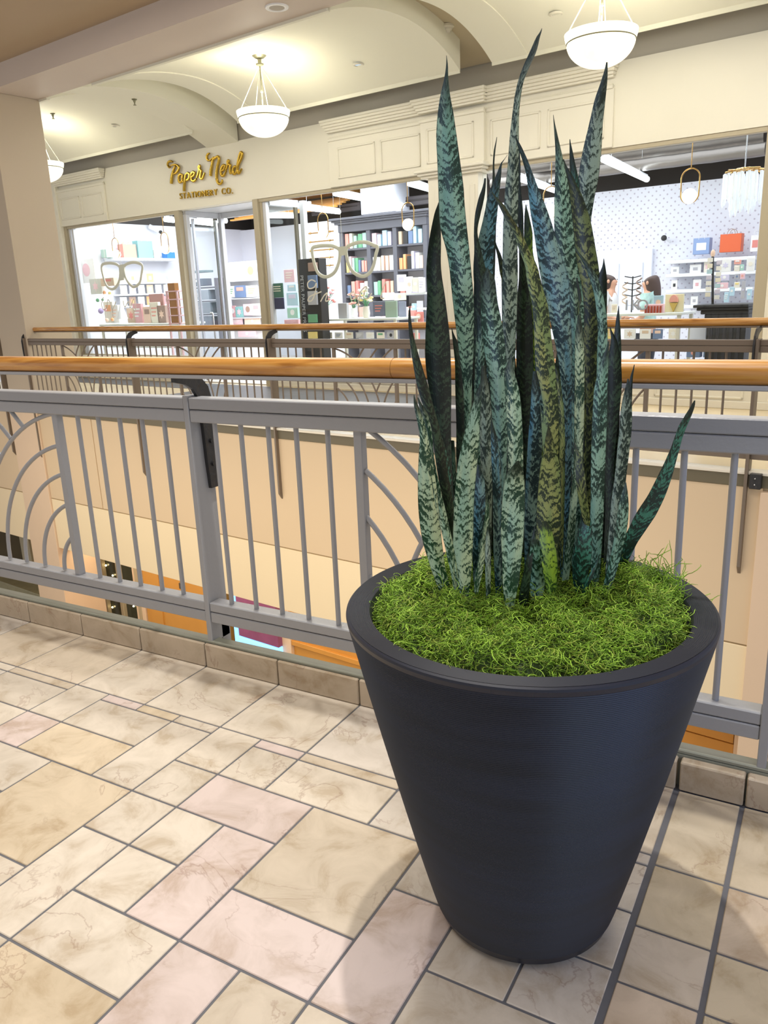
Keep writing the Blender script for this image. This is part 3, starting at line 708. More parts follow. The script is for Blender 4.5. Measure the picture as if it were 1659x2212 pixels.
for cx, cy, hh, num in [(.222, .150, .062, 55), (.185, .175, .03, 30), (.05, .21, .035, 30), (-.215, .14, .03, 24), (.10, .02, .03, 26), (-.14, .19, .03, 26), (-.02, -.02, .03, 30), (.07, -.01, .028, 24), (.0, -.25, .01, 26), (-.2, -.12, .012, 20), (-.1, -.06, .02, 14)]:
    for q in range(num):
        x, y = PC[0]+cx+random.gauss(0, .02), PC[1]+cy+random.gauss(0, .015); c = random.choice(GREENS[:3])
        strand(x, y, mossz(x, y)+.004, 10, random.uniform(.4, 1.3)*hh+.03, .0008, random.uniform(.5, 1.5), c+(1,))
mo = MB(); mo.v = mv_; mo.f = mf_
MM = bpy.data.materials.new('curly_green_moss'); MM.use_nodes = True; nt = MM.node_tree; b = nt.nodes['Principled BSDF']
at = nt.nodes.new('ShaderNodeAttribute'); at.attribute_name = 'mcol'; nt.links.new(at.outputs['Color'], b.inputs['Base Color']); b.inputs['Roughness'].default_value = .6
moss = obj('moss', mo, MM, smooth=True, fix=False, loc=(PC[0], PC[1], .62))
tag(moss, 'bright green curly moss filling the top of the big planter', 'moss', kind='stuff')
ca = moss.data.color_attributes.new('mcol', 'FLOAT_COLOR', 'POINT')
for i, c in enumerate(mc_): ca.data[i].color = c

# ================================================================== SNAKE PLANT
plant = thing('snake_plant', 'tall snake plant with dark banded sword leaves growing out of the moss', 'plant', (PC[0], PC[1], .64))
def U(y, l, r): return (50+y/2.552, 850+l/2.552, 850+r/2.552)
def V(y, l, r): return (600+y/2.476, 850+l/2.476, 850+r/2.476)
def rows(fn, *q): return [fn(*a) for a in q]
def catmull(P, t):
    n = len(P)-1; x = t*n; i = min(int(x), n-1); f = x-i
    a, b, c, d = P[max(i-1, 0)], P[i], P[i+1], P[min(i+2, n)]
    return [.5*((2*b[k])+(-a[k]+c[k])*f+(2*a[k]-5*b[k]+4*c[k]-d[k])*f*f+(-a[k]+3*b[k]-3*c[k]+d[k])*f**3) for k in range(len(b))]
HV = Vector((math.cos(AZ), math.sin(AZ), 0))
def leaf(kind, tr, D, lean=0.0, curl=.25, seed=None):
    """tr: outline rows tip to base, D: distance of its root, lean: how much nearer (-) or further (+) the tip is"""
    if any(q[0] > 720 for q in tr): tr = [q for q in tr if not (600 < q[0] < 701 and abs((q[0]-50)*2.552-round((q[0]-50)*2.552)) < 1e-6 and abs((q[0]-600)*2.476-round((q[0]-600)*2.476)) > 1e-6)]
    tr = sorted(tr); tr = [(y, l, max(r, l+.8)) for y, l, r in tr]
    y0, y1 = tr[0][0], tr[-1][0]; n = max(14, int((y1-y0)/9)); K = 9
    sd = random.uniform(0, 50) if seed is None else seed
    rowsP = []
    # arc-length friendly resample by y
    ys = [q[0] for q in tr]
    def at_y(y):
        for i in range(len(ys)-1):
            if ys[i] <= y <= ys[i+1]: break
        f = (y-ys[i])/max(1e-6, ys[i+1]-ys[i]); g = (i+f)/(len(ys)-1); c = catmull(tr, g); return c[1], max(c[2], c[1]+.6)
    for i in range(n+1):
        y = y0+(y1-y0)*i/n; l, r = at_y(y); fr_ = (y1-y)/(y1-y0)
        d = D+lean*fr_+.012*math.sin(fr_*5+sd)*fr_
        a, b = DP(l, y, d), DP(r, y, d); w = (b-a).length
        ph = sd*7
        tw = .28*math.sin(fr_*3.1+ph)                       # gentle twist
        row = []
        for k in range(K):
            u = -1+2*k/(K-1); p = a.lerp(b, (u+1)/2)
            off = -curl*w*(u*u) + curl*w*.5 + tw*u*w*.5
            row.append((p+HV*(off), u))
        rowsP.append((row, w, fr_))
    vs, uvs, tips = [], [], []; ln = 0; prev = None
    S = []
    for row, w, fr_ in reversed(rowsP):
        c = row[K//2][0]
        if prev is not None: ln += (c-prev).length
        prev = c; S.append(ln)
    S = S[::-1]
    for (row, w, fr_), s_ in zip(rowsP, S):
        th = min(.0028, w*.16)
        for p, u in row: vs.append(tuple(p-HV*(th*(1-u*u*.8))*.5)); uvs.append((u, s_, sd)); tips.append(fr_)
    nf = len(vs)
    for (row, w, fr_), s_ in zip(rowsP, S):
        th = min(.0028, w*.16)
        for p, u in row: vs.append(tuple(p+HV*(th*(1-u*u*.8))*.5)); uvs.append((u, s_, sd)); tips.append(fr_)
    fs = []; N = len(rowsP)
    for i in range(N-1):
        for k in range(K-1):
            a = i*K+k; fs.append((a, a+1, a+K+1, a+K)); fs.append((nf+a, nf+a+K, nf+a+K+1, nf+a+1))
        a = i*K; fs.append((a, a+K, nf+a+K, nf+a)); a = i*K+K-1; fs.append((a, nf+a, nf+a+K, a+K))
    fs.append(tuple(range(K))+tuple(nf+k for k in reversed(range(K))))
    a = (N-1)*K; fs.append(tuple(a+k for k in reversed(range(K)))+tuple(nf+a+k for k in range(K)))
    m = MB(); m.v = vs; m.f = fs
    o = obj('leaf', m, LM[kind], plant, smooth=55)
    me = o.data
    q = me.attributes.new('lp', 'FLOAT_VECTOR', 'POINT'); q.data.foreach_set('vector', [c for v in uvs for c in v])
    w_ = me.attributes.new('tip', 'FLOAT', 'POINT'); w_.data.foreach_set('value', tips)
    return o
random.seed(5)
# ---- back leaves
leaf('dark', rows(U,(640,678,690),(760,680,700),(900,682,702),(1050,682,715),(1200,690,720),(1400,690,745))+rows(V,(100,660,745),(400,655,745),(700,660,745),(1000,675,745),(1300,680,745),(1560,690,740)), 1.50, .02)
leaf('grey', rows(U,(215,1172,1180),(300,1150,1178),(420,1110,1165),(550,1080,1150),(700,1045,1140),(850,1020,1125),(950,1020,1105),(1090,1020,1085),(1300,1010,1080))+rows(V,(100,1000,1070),(500,990,1050),(1000,985,1040),(1500,980,1020)), 1.50, .06, .2)
leaf('dark', rows(U,(628,568,571),(700,553,562),(780,547,556),(860,545,560),(1000,530,565))+rows(V,(0,500,540),(600,480,520),(1400,480,510)), 1.50, .08)
leaf('blue', rows(U,(725,628,630),(770,592,600),(850,560,592),(950,520,580),(1050,500,570),(1200,465,555),(1350,440,548),(1500,440,545),(1659,440,545))+rows(V,(150,440,520),(400,430,510),(900,430,500),(1560,450,490)), 1.48, .05)
leaf('dark', rows(U,(855,500,510),(900,492,508),(960,470,500),(1050,450,480),(1150,443,462),(1250,445,482),(1350,440,505),(1450,440,505),(1600,440,520))+rows(V,(0,430,510),(300,425,500),(1000,440,490),(1500,450,480)), 1.46, .03)
leaf('dark', rows(U,(1298,1158,1161),(1350,1148,1168),(1450,1135,1172),(1600,1130,1170))+rows(V,(0,1090,1138),(200,1100,1138),(600,1080,1130),(1000,1060,1110),(1500,1050,1090)), 1.47, .03)
leaf('lime', rows(U,(1000,728,732),(1050,722,745),(1150,718,765),(1300,722,775),(1450,732,790),(1600,735,800))+rows(V,(200,740,830),(700,750,850),(1400,760,840)), 1.46, .02)
leaf('olive', rows(U,(1200,555,562),(1300,575,600),(1380,585,610),(1500,590,640))+rows(V,(0,575,640),(400,580,650),(1400,590,640)), 1.49, .02)
leaf('dark', rows(V,(150,1203,1206),(230,1188,1210),(350,1178,1216),(450,1172,1216),(600,1160,1212),(800,1140,1200),(1100,1110,1180),(1500,1090,1150)), 1.47, .05)
leaf('dark', rows(V,(465,1286,1290),(530,1266,1280),(600,1255,1276),(700,1230,1270),(900,1200,1250),(1200,1160,1220),(1500,1130,1180)), 1.45, .04)
leaf('dark', rows(V,(270,310,313),(350,318,345),(450,328,375),(600,330,390),(800,335,392),(1000,335,385),(1300,350,390),(1500,360,395)), 1.46, .02)
leaf('deep', rows(V,(780,232,238),(900,250,275),(1000,262,300),(1150,285,320),(1300,298,330),(1500,310,350)), 1.44, .01)
leaf('teal', rows(V,(870,300,325),(1000,306,335),(1200,310,340),(1500,330,360)), 1.46, .01)
leaf('dark', rows(V,(600,1090,1200),(650,1085,1210),(900,1080,1200),(1200,1070,1180),(1500,1060,1150)), 1.49, .0)
leaf('deep', rows(V,(500,1030,1035),(560,1020,1080),(800,1015,1075),(1200,1010,1070),(1520,1010,1060)), 1.47, .0)
leaf('dark', rows(V,(450,900,905),(520,890,960),(900,900,970),(1300,890,960),(1540,890,950)), 1.47, .0)
# ---- middle leaves
leaf('dark', rows(U,(940,262,264),(1050,225,260),(1200,195,262),(1350,180,262),(1500,182,268),(1659,190,275))+rows(V,(100,178,275),(300,170,298),(450,170,305),(600,190,308),(800,222,306),(1000,260,312),(1200,290,325),(1500,320,350)), 1.46, .03)
leaf('teal', rows(U,(178,291,293),(230,290,300),(300,280,302),(400,258,312),(500,243,330),(620,235,347),(760,240,366),(900,245,385),(1000,248,392),(1130,256,405),(1250,288,418),(1350,306,428),(1450,316,435),(1659,328,443))+rows(V,(150,318,432),(400,348,428),(600,372,420),(800,378,418),(1100,380,420),(1500,390,420)), 1.42, .03, .18)
leaf('grey', rows(U,(28,818,820),(80,785,806),(160,750,786),(240,714,750),(320,686,718),(400,668,702),(500,655,692),(600,643,690),(700,635,690),(800,627,690),(950,612,686),(1100,605,683),(1250,602,681),(1450,600,680),(1659,598,680))+rows(V,(0,582,662),(200,583,657),(350,588,652),(500,595,645),(900,600,650),(1500,600,640)), 1.42, .04, .2)
leaf('deep', rows(U,(640,970,974),(700,970,986),(780,970,1002),(850,974,1018),(950,982,1030),(1100,990,1050))+rows(V,(100,960,1030),(800,960,1020),(1500,950,1010)), 1.45, .03)
leaf('olive', rows(U,(750,930,940),(850,946,990),(950,968,1040),(1080,982,1082),(1200,995,1105),(1400,1005,1132),(1600,1040,1150))+rows(V,(0,1000,1085),(200,1010,1090),(450,1018,1085),(900,1010,1075),(1540,1000,1060)), 1.42, .03)
leaf('blue', rows(U,(620,670,675),(680,684,706),(760,710,742),(840,730,772),(940,740,812),(1040,750,852),(1150,768,888),(1300,788,932),(1450,800,957),(1659,835,978))+rows(V,(0,780,938),(150,812,946),(300,848,952),(450,880,955),(650,898,953),(900,903,952),(1200,900,945),(1600,890,935)), 1.40, .02, .22)
leaf('teal', rows(U,(505,880,882),(600,886,900),(700,892,922),(800,892,942),(900,889,962),(1000,887,974),(1150,888,988),(1300,905,1003),(1450,930,1013),(1659,970,1038))+rows(V,(100,935,1010),(300,945,1015),(700,950,1010),(1540,950,1000)), 1.405, .02, .22)
leaf('olive', rows(U,(1080,905,912),(1200,912,990),(1400,915,1000),(1600,935,1020))+rows(V,(100,905,985),(400,900,980),(1000,900,970),(1600,900,960)), 1.43, .02)
leaf('gold', rows(U,(930,540,545),(1000,578,606),(1080,618,656),(1150,658,702),(1250,693,747),(1350,728,792),(1450,763,822),(1600,785,845))+rows(V,(0,712,782),(150,742,822),(300,752,838),(450,758,857),(600,768,872),(700,785,880),(1000,800,880),(1500,810,870)), 1.385, .01, .2)
leaf('teal', rows(U,(1235,1000,1005),(1330,1048,1078),(1430,1088,1127),(1550,1112,1152))+rows(V,(0,1046,1092),(100,1073,1122),(250,1088,1142),(400,1085,1142),(700,1078,1120),(1100,1070,1110),(1600,1080,1110)), 1.39, .02)
leaf('dark', rows(V,(265,1156,1160),(330,1163,1192),(400,1150,1207),(500,1138,1217),(600,1136,1217),(750,1132,1202),(950,1126,1182),(1200,1130,1172),(1560,1120,1160)), 1.42, .03)
leaf('grey', rows(V,(540,1251,1258),(600,1235,1268),(700,1215,1273),(800,1208,1271),(900,1198,1260),(1050,1184,1242),(1200,1165,1227),(1400,1148,1207),(1600,1130,1182),(1660,1122,1165)), 1.37, .03, .2)
leaf('deep', [(865, 1499, 1502), (872,1494,1502), (895, 1480, 1495), (920,1465,1484), (945, 1456, 1474), (985, 1441,1463), (1030, 1420, 1450), (1070, 1400, 1435), (1110, 1375, 1415), (1140, 1360, 1395), (1170, 1345, 1375), (1205, 1333, 1358), (1250, 1322, 1342)], 1.40, -.04, .12)
leaf('pale', rows(V,(200,985,1000),(300,970,1015),(400,968,1020),(600,965,1022),(800,963,1018),(1000,960,1008),(1200,943,982),(1400,923,967),(1620,900,937)), 1.365, .02)
leaf('olive', rows(V,(0,975,985),(100,985,1005),(200,985,1010),(400,1000,1020),(700,1005,1030),(1500,1000,1030)), 1.41, .0)
leaf('blue', rows(V,(500,745,765),(560,738,780),(700,730,800),(900,716,792),(1100,706,782),(1300,700,772),(1600,700,755)), 1.40, .0)
leaf('gold', rows(V,(420,845,850),(500,862,885),(700,880,910),(900,885,918),(1200,880,915),(1550,870,905)), 1.40, .0)
leaf('grey', rows(V,(470,468,490),(560,464,505),(700,463,522),(900,463,524),(1100,472,527),(1300,488,524),(1500,488,522),(1680,492,517)), 1.36, .01)
leaf('blue', rows(V,(1000,440,462),(1080,428,486),(1200,424,492),(1400,420,496),(1600,424,462),(1690,434,452)), 1.335, .0)
leaf('teal', rows(V,(160,435,440),(200,440,470),(300,440,490),(600,430,480),(900,430,470),(1500,440,470)), 1.44, .0)
# ---- front leaves
leaf('dark', rows(V,(135,88,91),(200,79,92),(300,83,106),(400,95,131),(500,111,161),(600,131,191),(700,163,217),(800,193,246),(900,214,266),(1050,236,292),(1200,268,320),(1500,300,340)), 1.40, -.03, .2)
leaf('pale', rows(V,(625,108,111),(680,109,132),(760,125,162),(850,140,186),(950,135,205),(1100,130,228),(1250,134,242),(1400,154,257),(1550,198,277),(1650,234,302),(1710,262,308)), 1.345, -.03, .25)
leaf('pale', rows(V,(640,128,134),(720,145,180),(820,170,205),(950,195,216),(1100,205,246),(1300,243,292),(1500,288,332),(1650,318,350),(1710,328,348)), 1.33, -.01)
leaf('teal', rows(U,(1350,515,522),(1420,490,541),(1500,475,562),(1600,460,572))+rows(V,(0,468,541),(130,463,557),(250,466,582),(400,483,602),(550,508,612),(700,520,612),(900,540,608),(1050,568,602),(1400,560,600),(1700,560,600)), 1.37, .02, .25)
leaf('pale', rows(V,(550,468,475),(600,445,474),(650,430,471),(750,400,462),(850,370,460),(1000,340,447),(1150,325,432),(1300,319,426),(1450,317,421),(1600,330,412),(1710,360,400)), 1.325, .0, .28)
leaf('pale', rows(V,(410,628,632),(500,590,646),(600,594,671),(700,600,682),(850,608,690),(1000,612,692),(1300,610,690),(1650,600,670)), 1.335, .01, .25)
leaf('blue', rows(V,(760,522,528),(850,520,552),(1000,524,572),(1150,529,577),(1300,530,582),(1500,534,582),(1700,545,577)), 1.33, .0)
leaf('teal', rows(V,(340,1147,1153),(400,1128,1149),(500,1095,1144),(600,1072,1141),(800,1060,1137),(1000,1053,1131),(1200,1050,1126),(1400,1045,1117),(1600,1054,1102),(1670,1062,1092)), 1.345, .01, .22)
leaf('teal', rows(V,(1095,1240,1245),(1150,1220,1252),(1230,1200,1256),(1330,1184,1250),(1450,1163,1226),(1600,1128,1186),(1690,1113,1150)), 1.325, .01, .2)
leaf('olive', rows(V,(880,965,970),(950,974,1002),(1050,974,1022),(1150,984,1032),(1250,1003,1045),(1330,1020,1052)), 1.335, -.01, .15)
leaf('deep', rows(V,(1240,1005,1025),(1280,995,1052),(1330,985,1062),(1450,965,1060),(1550,954,1046),(1650,964,1016),(1700,982,1000)), 1.33, .0, .25)
leaf('gold', rows(V,(790,826,832),(850,812,850),(900,803,862),(1000,784,887),(1150,771,890),(1300,764,887),(1450,760,872),(1600,775,860),(1700,790,850)), 1.335, .01, .25)
leaf('teal', rows(V,(1400,735,775),(1500,725,802),(1600,724,812),(1700,730,802),(1780,748,782)), 1.305, .0, .25)
leaf('dark', rows(V,(1330,752,757),(1400,732,752),(1500,710,745),(1600,688,732),(1700,672,722),(1790,662,700)), 1.30, .0)
leaf('pale', rows(V,(980,655,672),(1030,610,692),(1100,585,702),(1200,574,703),(1350,569,697),(1500,578,682),(1650,584,662),(1800,600,636)), 1.295, .01, .28)
leaf('lime', rows(V,(1305,795,825),(1340,786,842),(1380,780,852),(1450,778,867),(1550,794,877),(1650,810,872),(1710,822,860)), 1.305, -.005, .22)
leaf('deep', rows(V,(1480,1098,1103),(1540,1070,1087),(1600,1040,1062),(1660,1015,1040),(1720, 1000,1025)), 1.315, -.01)
leaf('pale', rows(V,(1150,492,500),(1250,488,512),(1400,470,500),(1550,445,480),(1680,430,455)), 1.315, .0)
leaf('grey', rows(V,(1330,500,508),(1400,492,515),(1550,490,520),(1720,495,518)), 1.31, .0)
random.seed(9)
for x0, x1, y0, y1, D in [(1010,1050,700,1250,1.55),(1045,1085,640,1240,1.54),(1080,1120,690,1250,1.56),(1115,1155,620,1240,1.54),(1150,1195,680,1250,1.55),(1190,1230,720,1240,1.56),(1225,1262,760,1240,1.55),(1000,1030,800,1240,1.53),(1258,1290,820,1240,1.55),(985,1012,900,1240,1.52),(1150,1180,900,1250,1.52),(1060,1100,880,1250,1.52)]:
    c = (x0+x1)/2; w = (x1-x0)/2
    leaf('dark', [(y0, c-1, c+1), (y0+60, c-w*.55, c+w*.55), (y0+180, c-w, c+w), (y0+320, c-w, c+w), (y1, c-w*.6, c+w*.6)], D, .0)

# ================================================================== CEILING FIXTURES
METAL = mat('aged_nickel', '#8a8870', .4, metal=.5)
def bowl_glass():
    m = bpy.data.materials.new('lit_alabaster_bowl'); m.use_nodes = True; nt = m.node_tree; b = nt.nodes['Principled BSDF']; L = nt.links.new
    tc = nt.nodes.new('ShaderNodeTexCoord'); n = nt.nodes.new('ShaderNodeTexNoise'); n.inputs['Scale'].default_value = 3.5; n.inputs['Detail'].default_value = 3; n.inputs['Distortion'].default_value = 1.5
    L(tc.outputs['Object'], n.inputs['Vector']); r = nt.nodes.new('ShaderNodeValToRGB'); r.color_ramp.elements[0].position = .3; r.color_ramp.elements[0].color = (1, .90, .62, 1); r.color_ramp.elements[1].position = .6; r.color_ramp.elements[1].color = (1, .985, .86, 1)
    L(n.outputs['Fac'], r.inputs['Fac']); L(r.outputs['Color'], b.inputs['Base Color']); L(r.outputs['Color'], b.inputs['Emission Color']); b.inputs['Emission Strength'].default_value = .92; b.inputs['Roughness'].default_value = .3
    return m
BOWL = bowl_glass(); BOWLRIM = mat('lit_bowl_rim', (1, .99, .86), .35, emit=.95)
def pendant(s, label):
    t = thing('pendant_light', label, 'ceiling light', (s, 7.1, 2.96), 'far', 'alabaster bowl lights along the vault')
    R0 = .283
    prof = [(.001, 2.96)] + [(R0*math.sin(a), 3.165-.205*math.cos(a)) for a in [math.pi/2*i/14 for i in range(1, 14)]] + [(R0-.012, 3.157)]
    inner = [(r*.97, z+.012) for r, z in reversed(prof)]
    obj('bowl', MB().lathe(prof+inner[1:], s, 7.1, 0, 48), BOWL, t, smooth=50)
    obj('bowl_rim', MB().lathe([(R0-.010, 3.160), (R0+.004, 3.165), (R0+.014, 3.20), (R0+.018, 3.228), (R0+.006, 3.23), (R0-.01, 3.17), (R0-.010, 3.160)], s, 7.1, 0, 48), BOWLRIM, t, smooth=50)
    obj('bowl_band', MB().lathe([(R0-.004, 3.152), (R0+.004, 3.158), (R0-.004, 3.164)], s, 7.1, 0, 48), METAL, t)
    obj('canopy', MB().lathe([(.001, 3.80), (.08, 3.80), (.082, 3.79), (.05, 3.765), (.022, 3.755), (.02, 3.715), (.045, 3.708), (.04, 3.695), (.01, 3.685), (.001, 3.684)], s, 7.1, 0, 24), METAL, t, smooth=40)
    obj('stem', MB().tube([(s, 7.1, 3.69), (s, 7.1, 3.0)], .0085, 8), METAL, t)
    obj('stem_knob', MB().ball((s, 7.1, 3.43), .016), METAL, t, smooth=True)
    for i in range(4):
        a = math.pi/2*i+.5; obj('support_rod', MB().tube([(s+.03*math.cos(a), 7.1+.03*math.sin(a), 3.66), (s+R0*math.cos(a), 7.1+R0*math.sin(a), 3.225)], .004, 6), WARMW, t)
    light('pendant_bulb', 'POINT', (s, 7.1, 3.36), 17, (1, .95, .82), .12, far=True)
pendant(-6.868, 'lit alabaster bowl pendant hanging above the gold shop sign')
pendant(-2.91, 'lit alabaster bowl pendant at top right, behind the leaf tips')
pendant(-11.4, 'lit alabaster bowl pendant half hidden behind the square column')
def downlight(px, py, t, zz, label, col):
    s, _ = T(px, py, t)
    o = thing('downlight', label, 'ceiling light', (s, t, zz-.012), 'far')
    obj('trim_ring', MB().lathe([(.04, zz-.002), (.05, zz-.012), (.064, zz-.008), (.066, zz+.006)], s, t, 0, 24), WARMW, o, smooth=40)
    obj('lens', MB().lathe([(.001, zz-.004), (.042, zz-.004)], s, t, 0, 24), col, o)
BLUEL = mat('bluish_lens', (.45, .65, .95), .2, emit=.6); LENS = mat('clear_lens', '#d8d8cc', .15)
for px, py, lb, c in ((775, 140, 'recessed ceiling light with bluish lens, right of the shop sign pendant', BLUEL), (251, 272, 'recessed ceiling light in the vault near the square column', LENS), (1201, 31, 'recessed ceiling light in the vault left of the top right pendant', LENS)):
    # intersect the sight line with the vault shell
    best = min(((abs(T(px, py, 6.05+i*.02)[1]-pv(6.05+i*.02)), 6.05+i*.02) for i in range(5, 105)), key=lambda q: q[0]); downlight(px, py, best[1], pv(best[1]), lb, c)
s_, _ = T(598, 16, 5.68)
sp = thing('ceiling_speaker', 'round white speaker set into the beam soffit at the top', 'speaker', (s_, 5.68, 3.585), 'far')
obj('bezel', MB().lathe([(.066, 3.592), (.075, 3.588), (.098, 3.590), (.102, 3.601)], s_, 5.68, 0, 36), WHITE, sp, smooth=40)
obj('grille', MB().lathe([(.001, 3.590), (.067, 3.592)], s_, 5.68, 0, 36), mat('grey_grille', '#b6b0a8', .7), sp)
def sprinkler(s, t, z, label):
    o = thing('sprinkler', label, 'sprinkler', (s, t, z-.075), 'far', None)
    obj('escutcheon', MB().lathe([(.001, z-.014), (.028, z-.012), (.036, z)], s, t, 0, 18), METAL, o, smooth=40)
    obj('sprinkler_head', MB().lathe([(.001, z-.075), (.02, z-.073), (.02, z-.068), (.007, z-.062), (.010, z-.04), (.016, z-.03), (.016, z-.012)], s, t, 0, 14), METAL, o, smooth=40)
rz = lambda t: circ(t, 6.93, 3.74, 1.67, 3.345)
sprinkler(-9.2, 7.16, rz(7.16), 'small sprinkler head under the arched rib on the left')
sprinkler(T(121, 300, 7.0)[0], 7.0, pv(7.0), 'pale sprinkler head in the vault beside the square column')
slz = lambda t: circ(t, 7.1, 3.98, 1.5, 3.62)
sprinkler(T(880, 14, 7.35)[0], 7.35, slz(7.35), 'sprinkler head in the dark ceiling slot, above the round smoke detector')
s_ = T(967, 72, 7.95)[0]; z_ = slz(7.95)
sd = thing('smoke_detector', 'round cream smoke detector in the dark ceiling slot', 'smoke detector', (s_, 7.95, z_-.07), 'far')
obj('base', MB().lathe([(.07, z_+.01), (.07, z_-.012), (.055, z_-.022)], s_, 7.95, 0, 24, cap=True), WARMW, sd, smooth=40)
obj('sensor_cap', MB().lathe([(.001, z_-.068), (.024, z_-.064), (.03, z_-.05), (.045, z_-.04), (.05, z_-.022)], s_, 7.95, 0, 24, cap=False), WARMW, sd, smooth=40)

# ================================================================== GOLD SIGN
X7 = lambda x, y: T(340+x/7.541, 310+y/7.541, 8.56)
sg = thing('shop_sign', 'gold raised script sign with the shop name on the cream fascia', 'sign', (-9.6, 8.57, 2.72), 'far')
def stroke(name, pts, w=.02):
    P = [X7(*p[:2]) for p in pts]; n = 6*(len(P)-1); Q = []; Wd = []
    for i in range(n+1):
        q = catmull([list(P[j])+[pts[j][2] if len(pts[j]) > 2 else 1.0] for j in range(len(P))], i/n); Q.append((q[0], 8.565, q[1])); Wd.append((w*q[2], .018))
    return MB().tube(Q, Wd, 8, flat=(0, 1, 0))
LET = {
 'letter_P': [[(245,300,.5),(215,285,.8),(175,305,1),(165,345,1),(185,385,.9),(205,385,.5)], [(205,365,.3),(245,350,.6),(300,345,.8),(345,380,1.1),(340,430,1.1),(300,480,.9),(262,500,.5)], [(290,365,.7),(255,450,1.2),(228,560,1.5),(222,655,1.5)]],
 'letter_a': [[(400,505,.6),(370,500,1),(345,545,1.3),(350,615,1.3),(385,625,.9),(408,560,.8),(414,505,.9)], [(412,510,.9),(402,590,1.1),(425,625,.6)]],
 'letter_p': [[(462,500,.9),(445,600,1.2),(432,700,1.4),(432,780,1.4)], [(452,520,.5),(490,480,.9),(520,505,1.2),(510,570,1.2),(470,600,.8)]],
 'letter_e': [[(545,555,.6),(590,520,.8),(605,475,.9),(575,465,1),(548,510,1.3),(550,580,1.3),(590,610,1.1),(635,575,.6)]],
 'letter_r': [[(640,560,.6),(668,470,.9),(690,370,1.1),(675,365,.7),(668,400,.7),(705,440,1.1),(702,500,1.2),(700,560,1.1),(730,570,.8),(768,475,.6)]],
 'letter_N': [[(845,158,.5),(815,180,1),(802,225,1.1),(820,268,1),(855,275,.6),(900,235,.5)], [(915,215,.8),(890,330,1.2),(868,440,1.5),(862,530,1.4)], [(880,300,.4),(930,240,.8),(985,215,1.1),(1000,270,1.3),(975,380,1.4),(962,500,1.4),(968,600,1.3),(1005,655,1.1),(1048,630,.9),(1050,585,.5)]],
 'letter_e2': [[(1035,460,.5),(1080,420,.8),(1100,365,.9),(1070,355,1),(1035,420,1.3),(1035,500,1.3),(1075,520,1.1),(1120,450,.5)]],
 'letter_r2': [[(1110,460,.5),(1135,370,.8),(1160,285,1.1),(1140,285,.8),(1140,330,.7),(1180,350,1.1),(1180,420,1.2),(1185,480,1),(1215,470,.6)]],
 'letter_d': [[(1290,385,.6),(1255,375,1),(1228,430,1.3),(1240,490,1.2),(1280,470,.8),(1315,350,.9),(1370,220,1),(1375,155,1),(1350,150,1),(1325,230,1.1),(1305,340,1.3),(1300,440,1.3),(1325,480,1),(1370,410,.5)]]}
for k, ss in LET.items():
    b = MB()
    for st in ss:
        q = stroke(k, st); n0 = len(b.v); b.v += q.v; b.f += [tuple(n0+i for i in f) for f in q.f]
    obj(k.rstrip('2'), b, GOLD, sg, smooth=35)
def text_mesh(txt, size, depth, loc, rotz=0, rotx=math.pi/2, align='LEFT'):
    cu = bpy.data.curves.new('lettering', 'FONT'); cu.body = txt; cu.size = size; cu.extrude = depth; cu.align_x = align; cu.bevel_depth = 0
    o = bpy.data.objects.new('lettering', cu); COL.objects.link(o)
    dg = bpy.context.evaluated_depsgraph_get(); me = bpy.data.meshes.new_from_object(o.evaluated_get(dg)); bpy.data.objects.remove(o)
    b = MB(); c, s_ = math.cos(rotz), math.sin(rotz)
    for v in me.vertices:
        x, y, z = v.co; x, z2, y2 = x, y, -z
        x, z2 = c*x-s_*z2, s_*x+c*z2
        b.v.append((loc[0]+x, loc[1]+y2, loc[2]+z2))
    b.f = [tuple(p.vertices) for p in me.polygons]; return b
a0 = X7(365, 905); a1 = X7(1240, 810)
LTR = []; cur = 0.0
for ch in 'STATIONERY CO.':
    if ch == ' ': cur += .07; continue
    q = text_mesh(ch, .12, .012, (0, 8.57, 0)); xs = [v[0] for v in q.v]; LTR.append((ch, q, cur-min(xs))); cur += max(xs)-min(xs)+.026
for ch, q, off in LTR:
    f = off/cur*1.0; dx = a0[0]+(a1[0]-a0[0])*f; dz = a0[1]+(a1[1]-a0[1])*f; k = (a1[0]-a0[0])/cur
    q.v = [(dx+v[0]*k, v[1], dz+v[2]) for v in q.v]; obj('letter_%s' % ('stop' if ch == '.' else ch), q, GOLD, sg)

# ================================================================== SHOP CONTENTS
def fpx(x0, y0, k): return lambda x, y: (x0+x/k, y0+y/k)
GA = fpx(100, 420, 5.184); GB = fpx(380, 400, 5.184); GD = fpx(540, 350, 3.95); GE = fpx(1000, 250, 2.517); GM = fpx(1270, 460, 4.265); GN = fpx(640, 460, 5.53); GJ = fpx(1240, 270, 3.96)
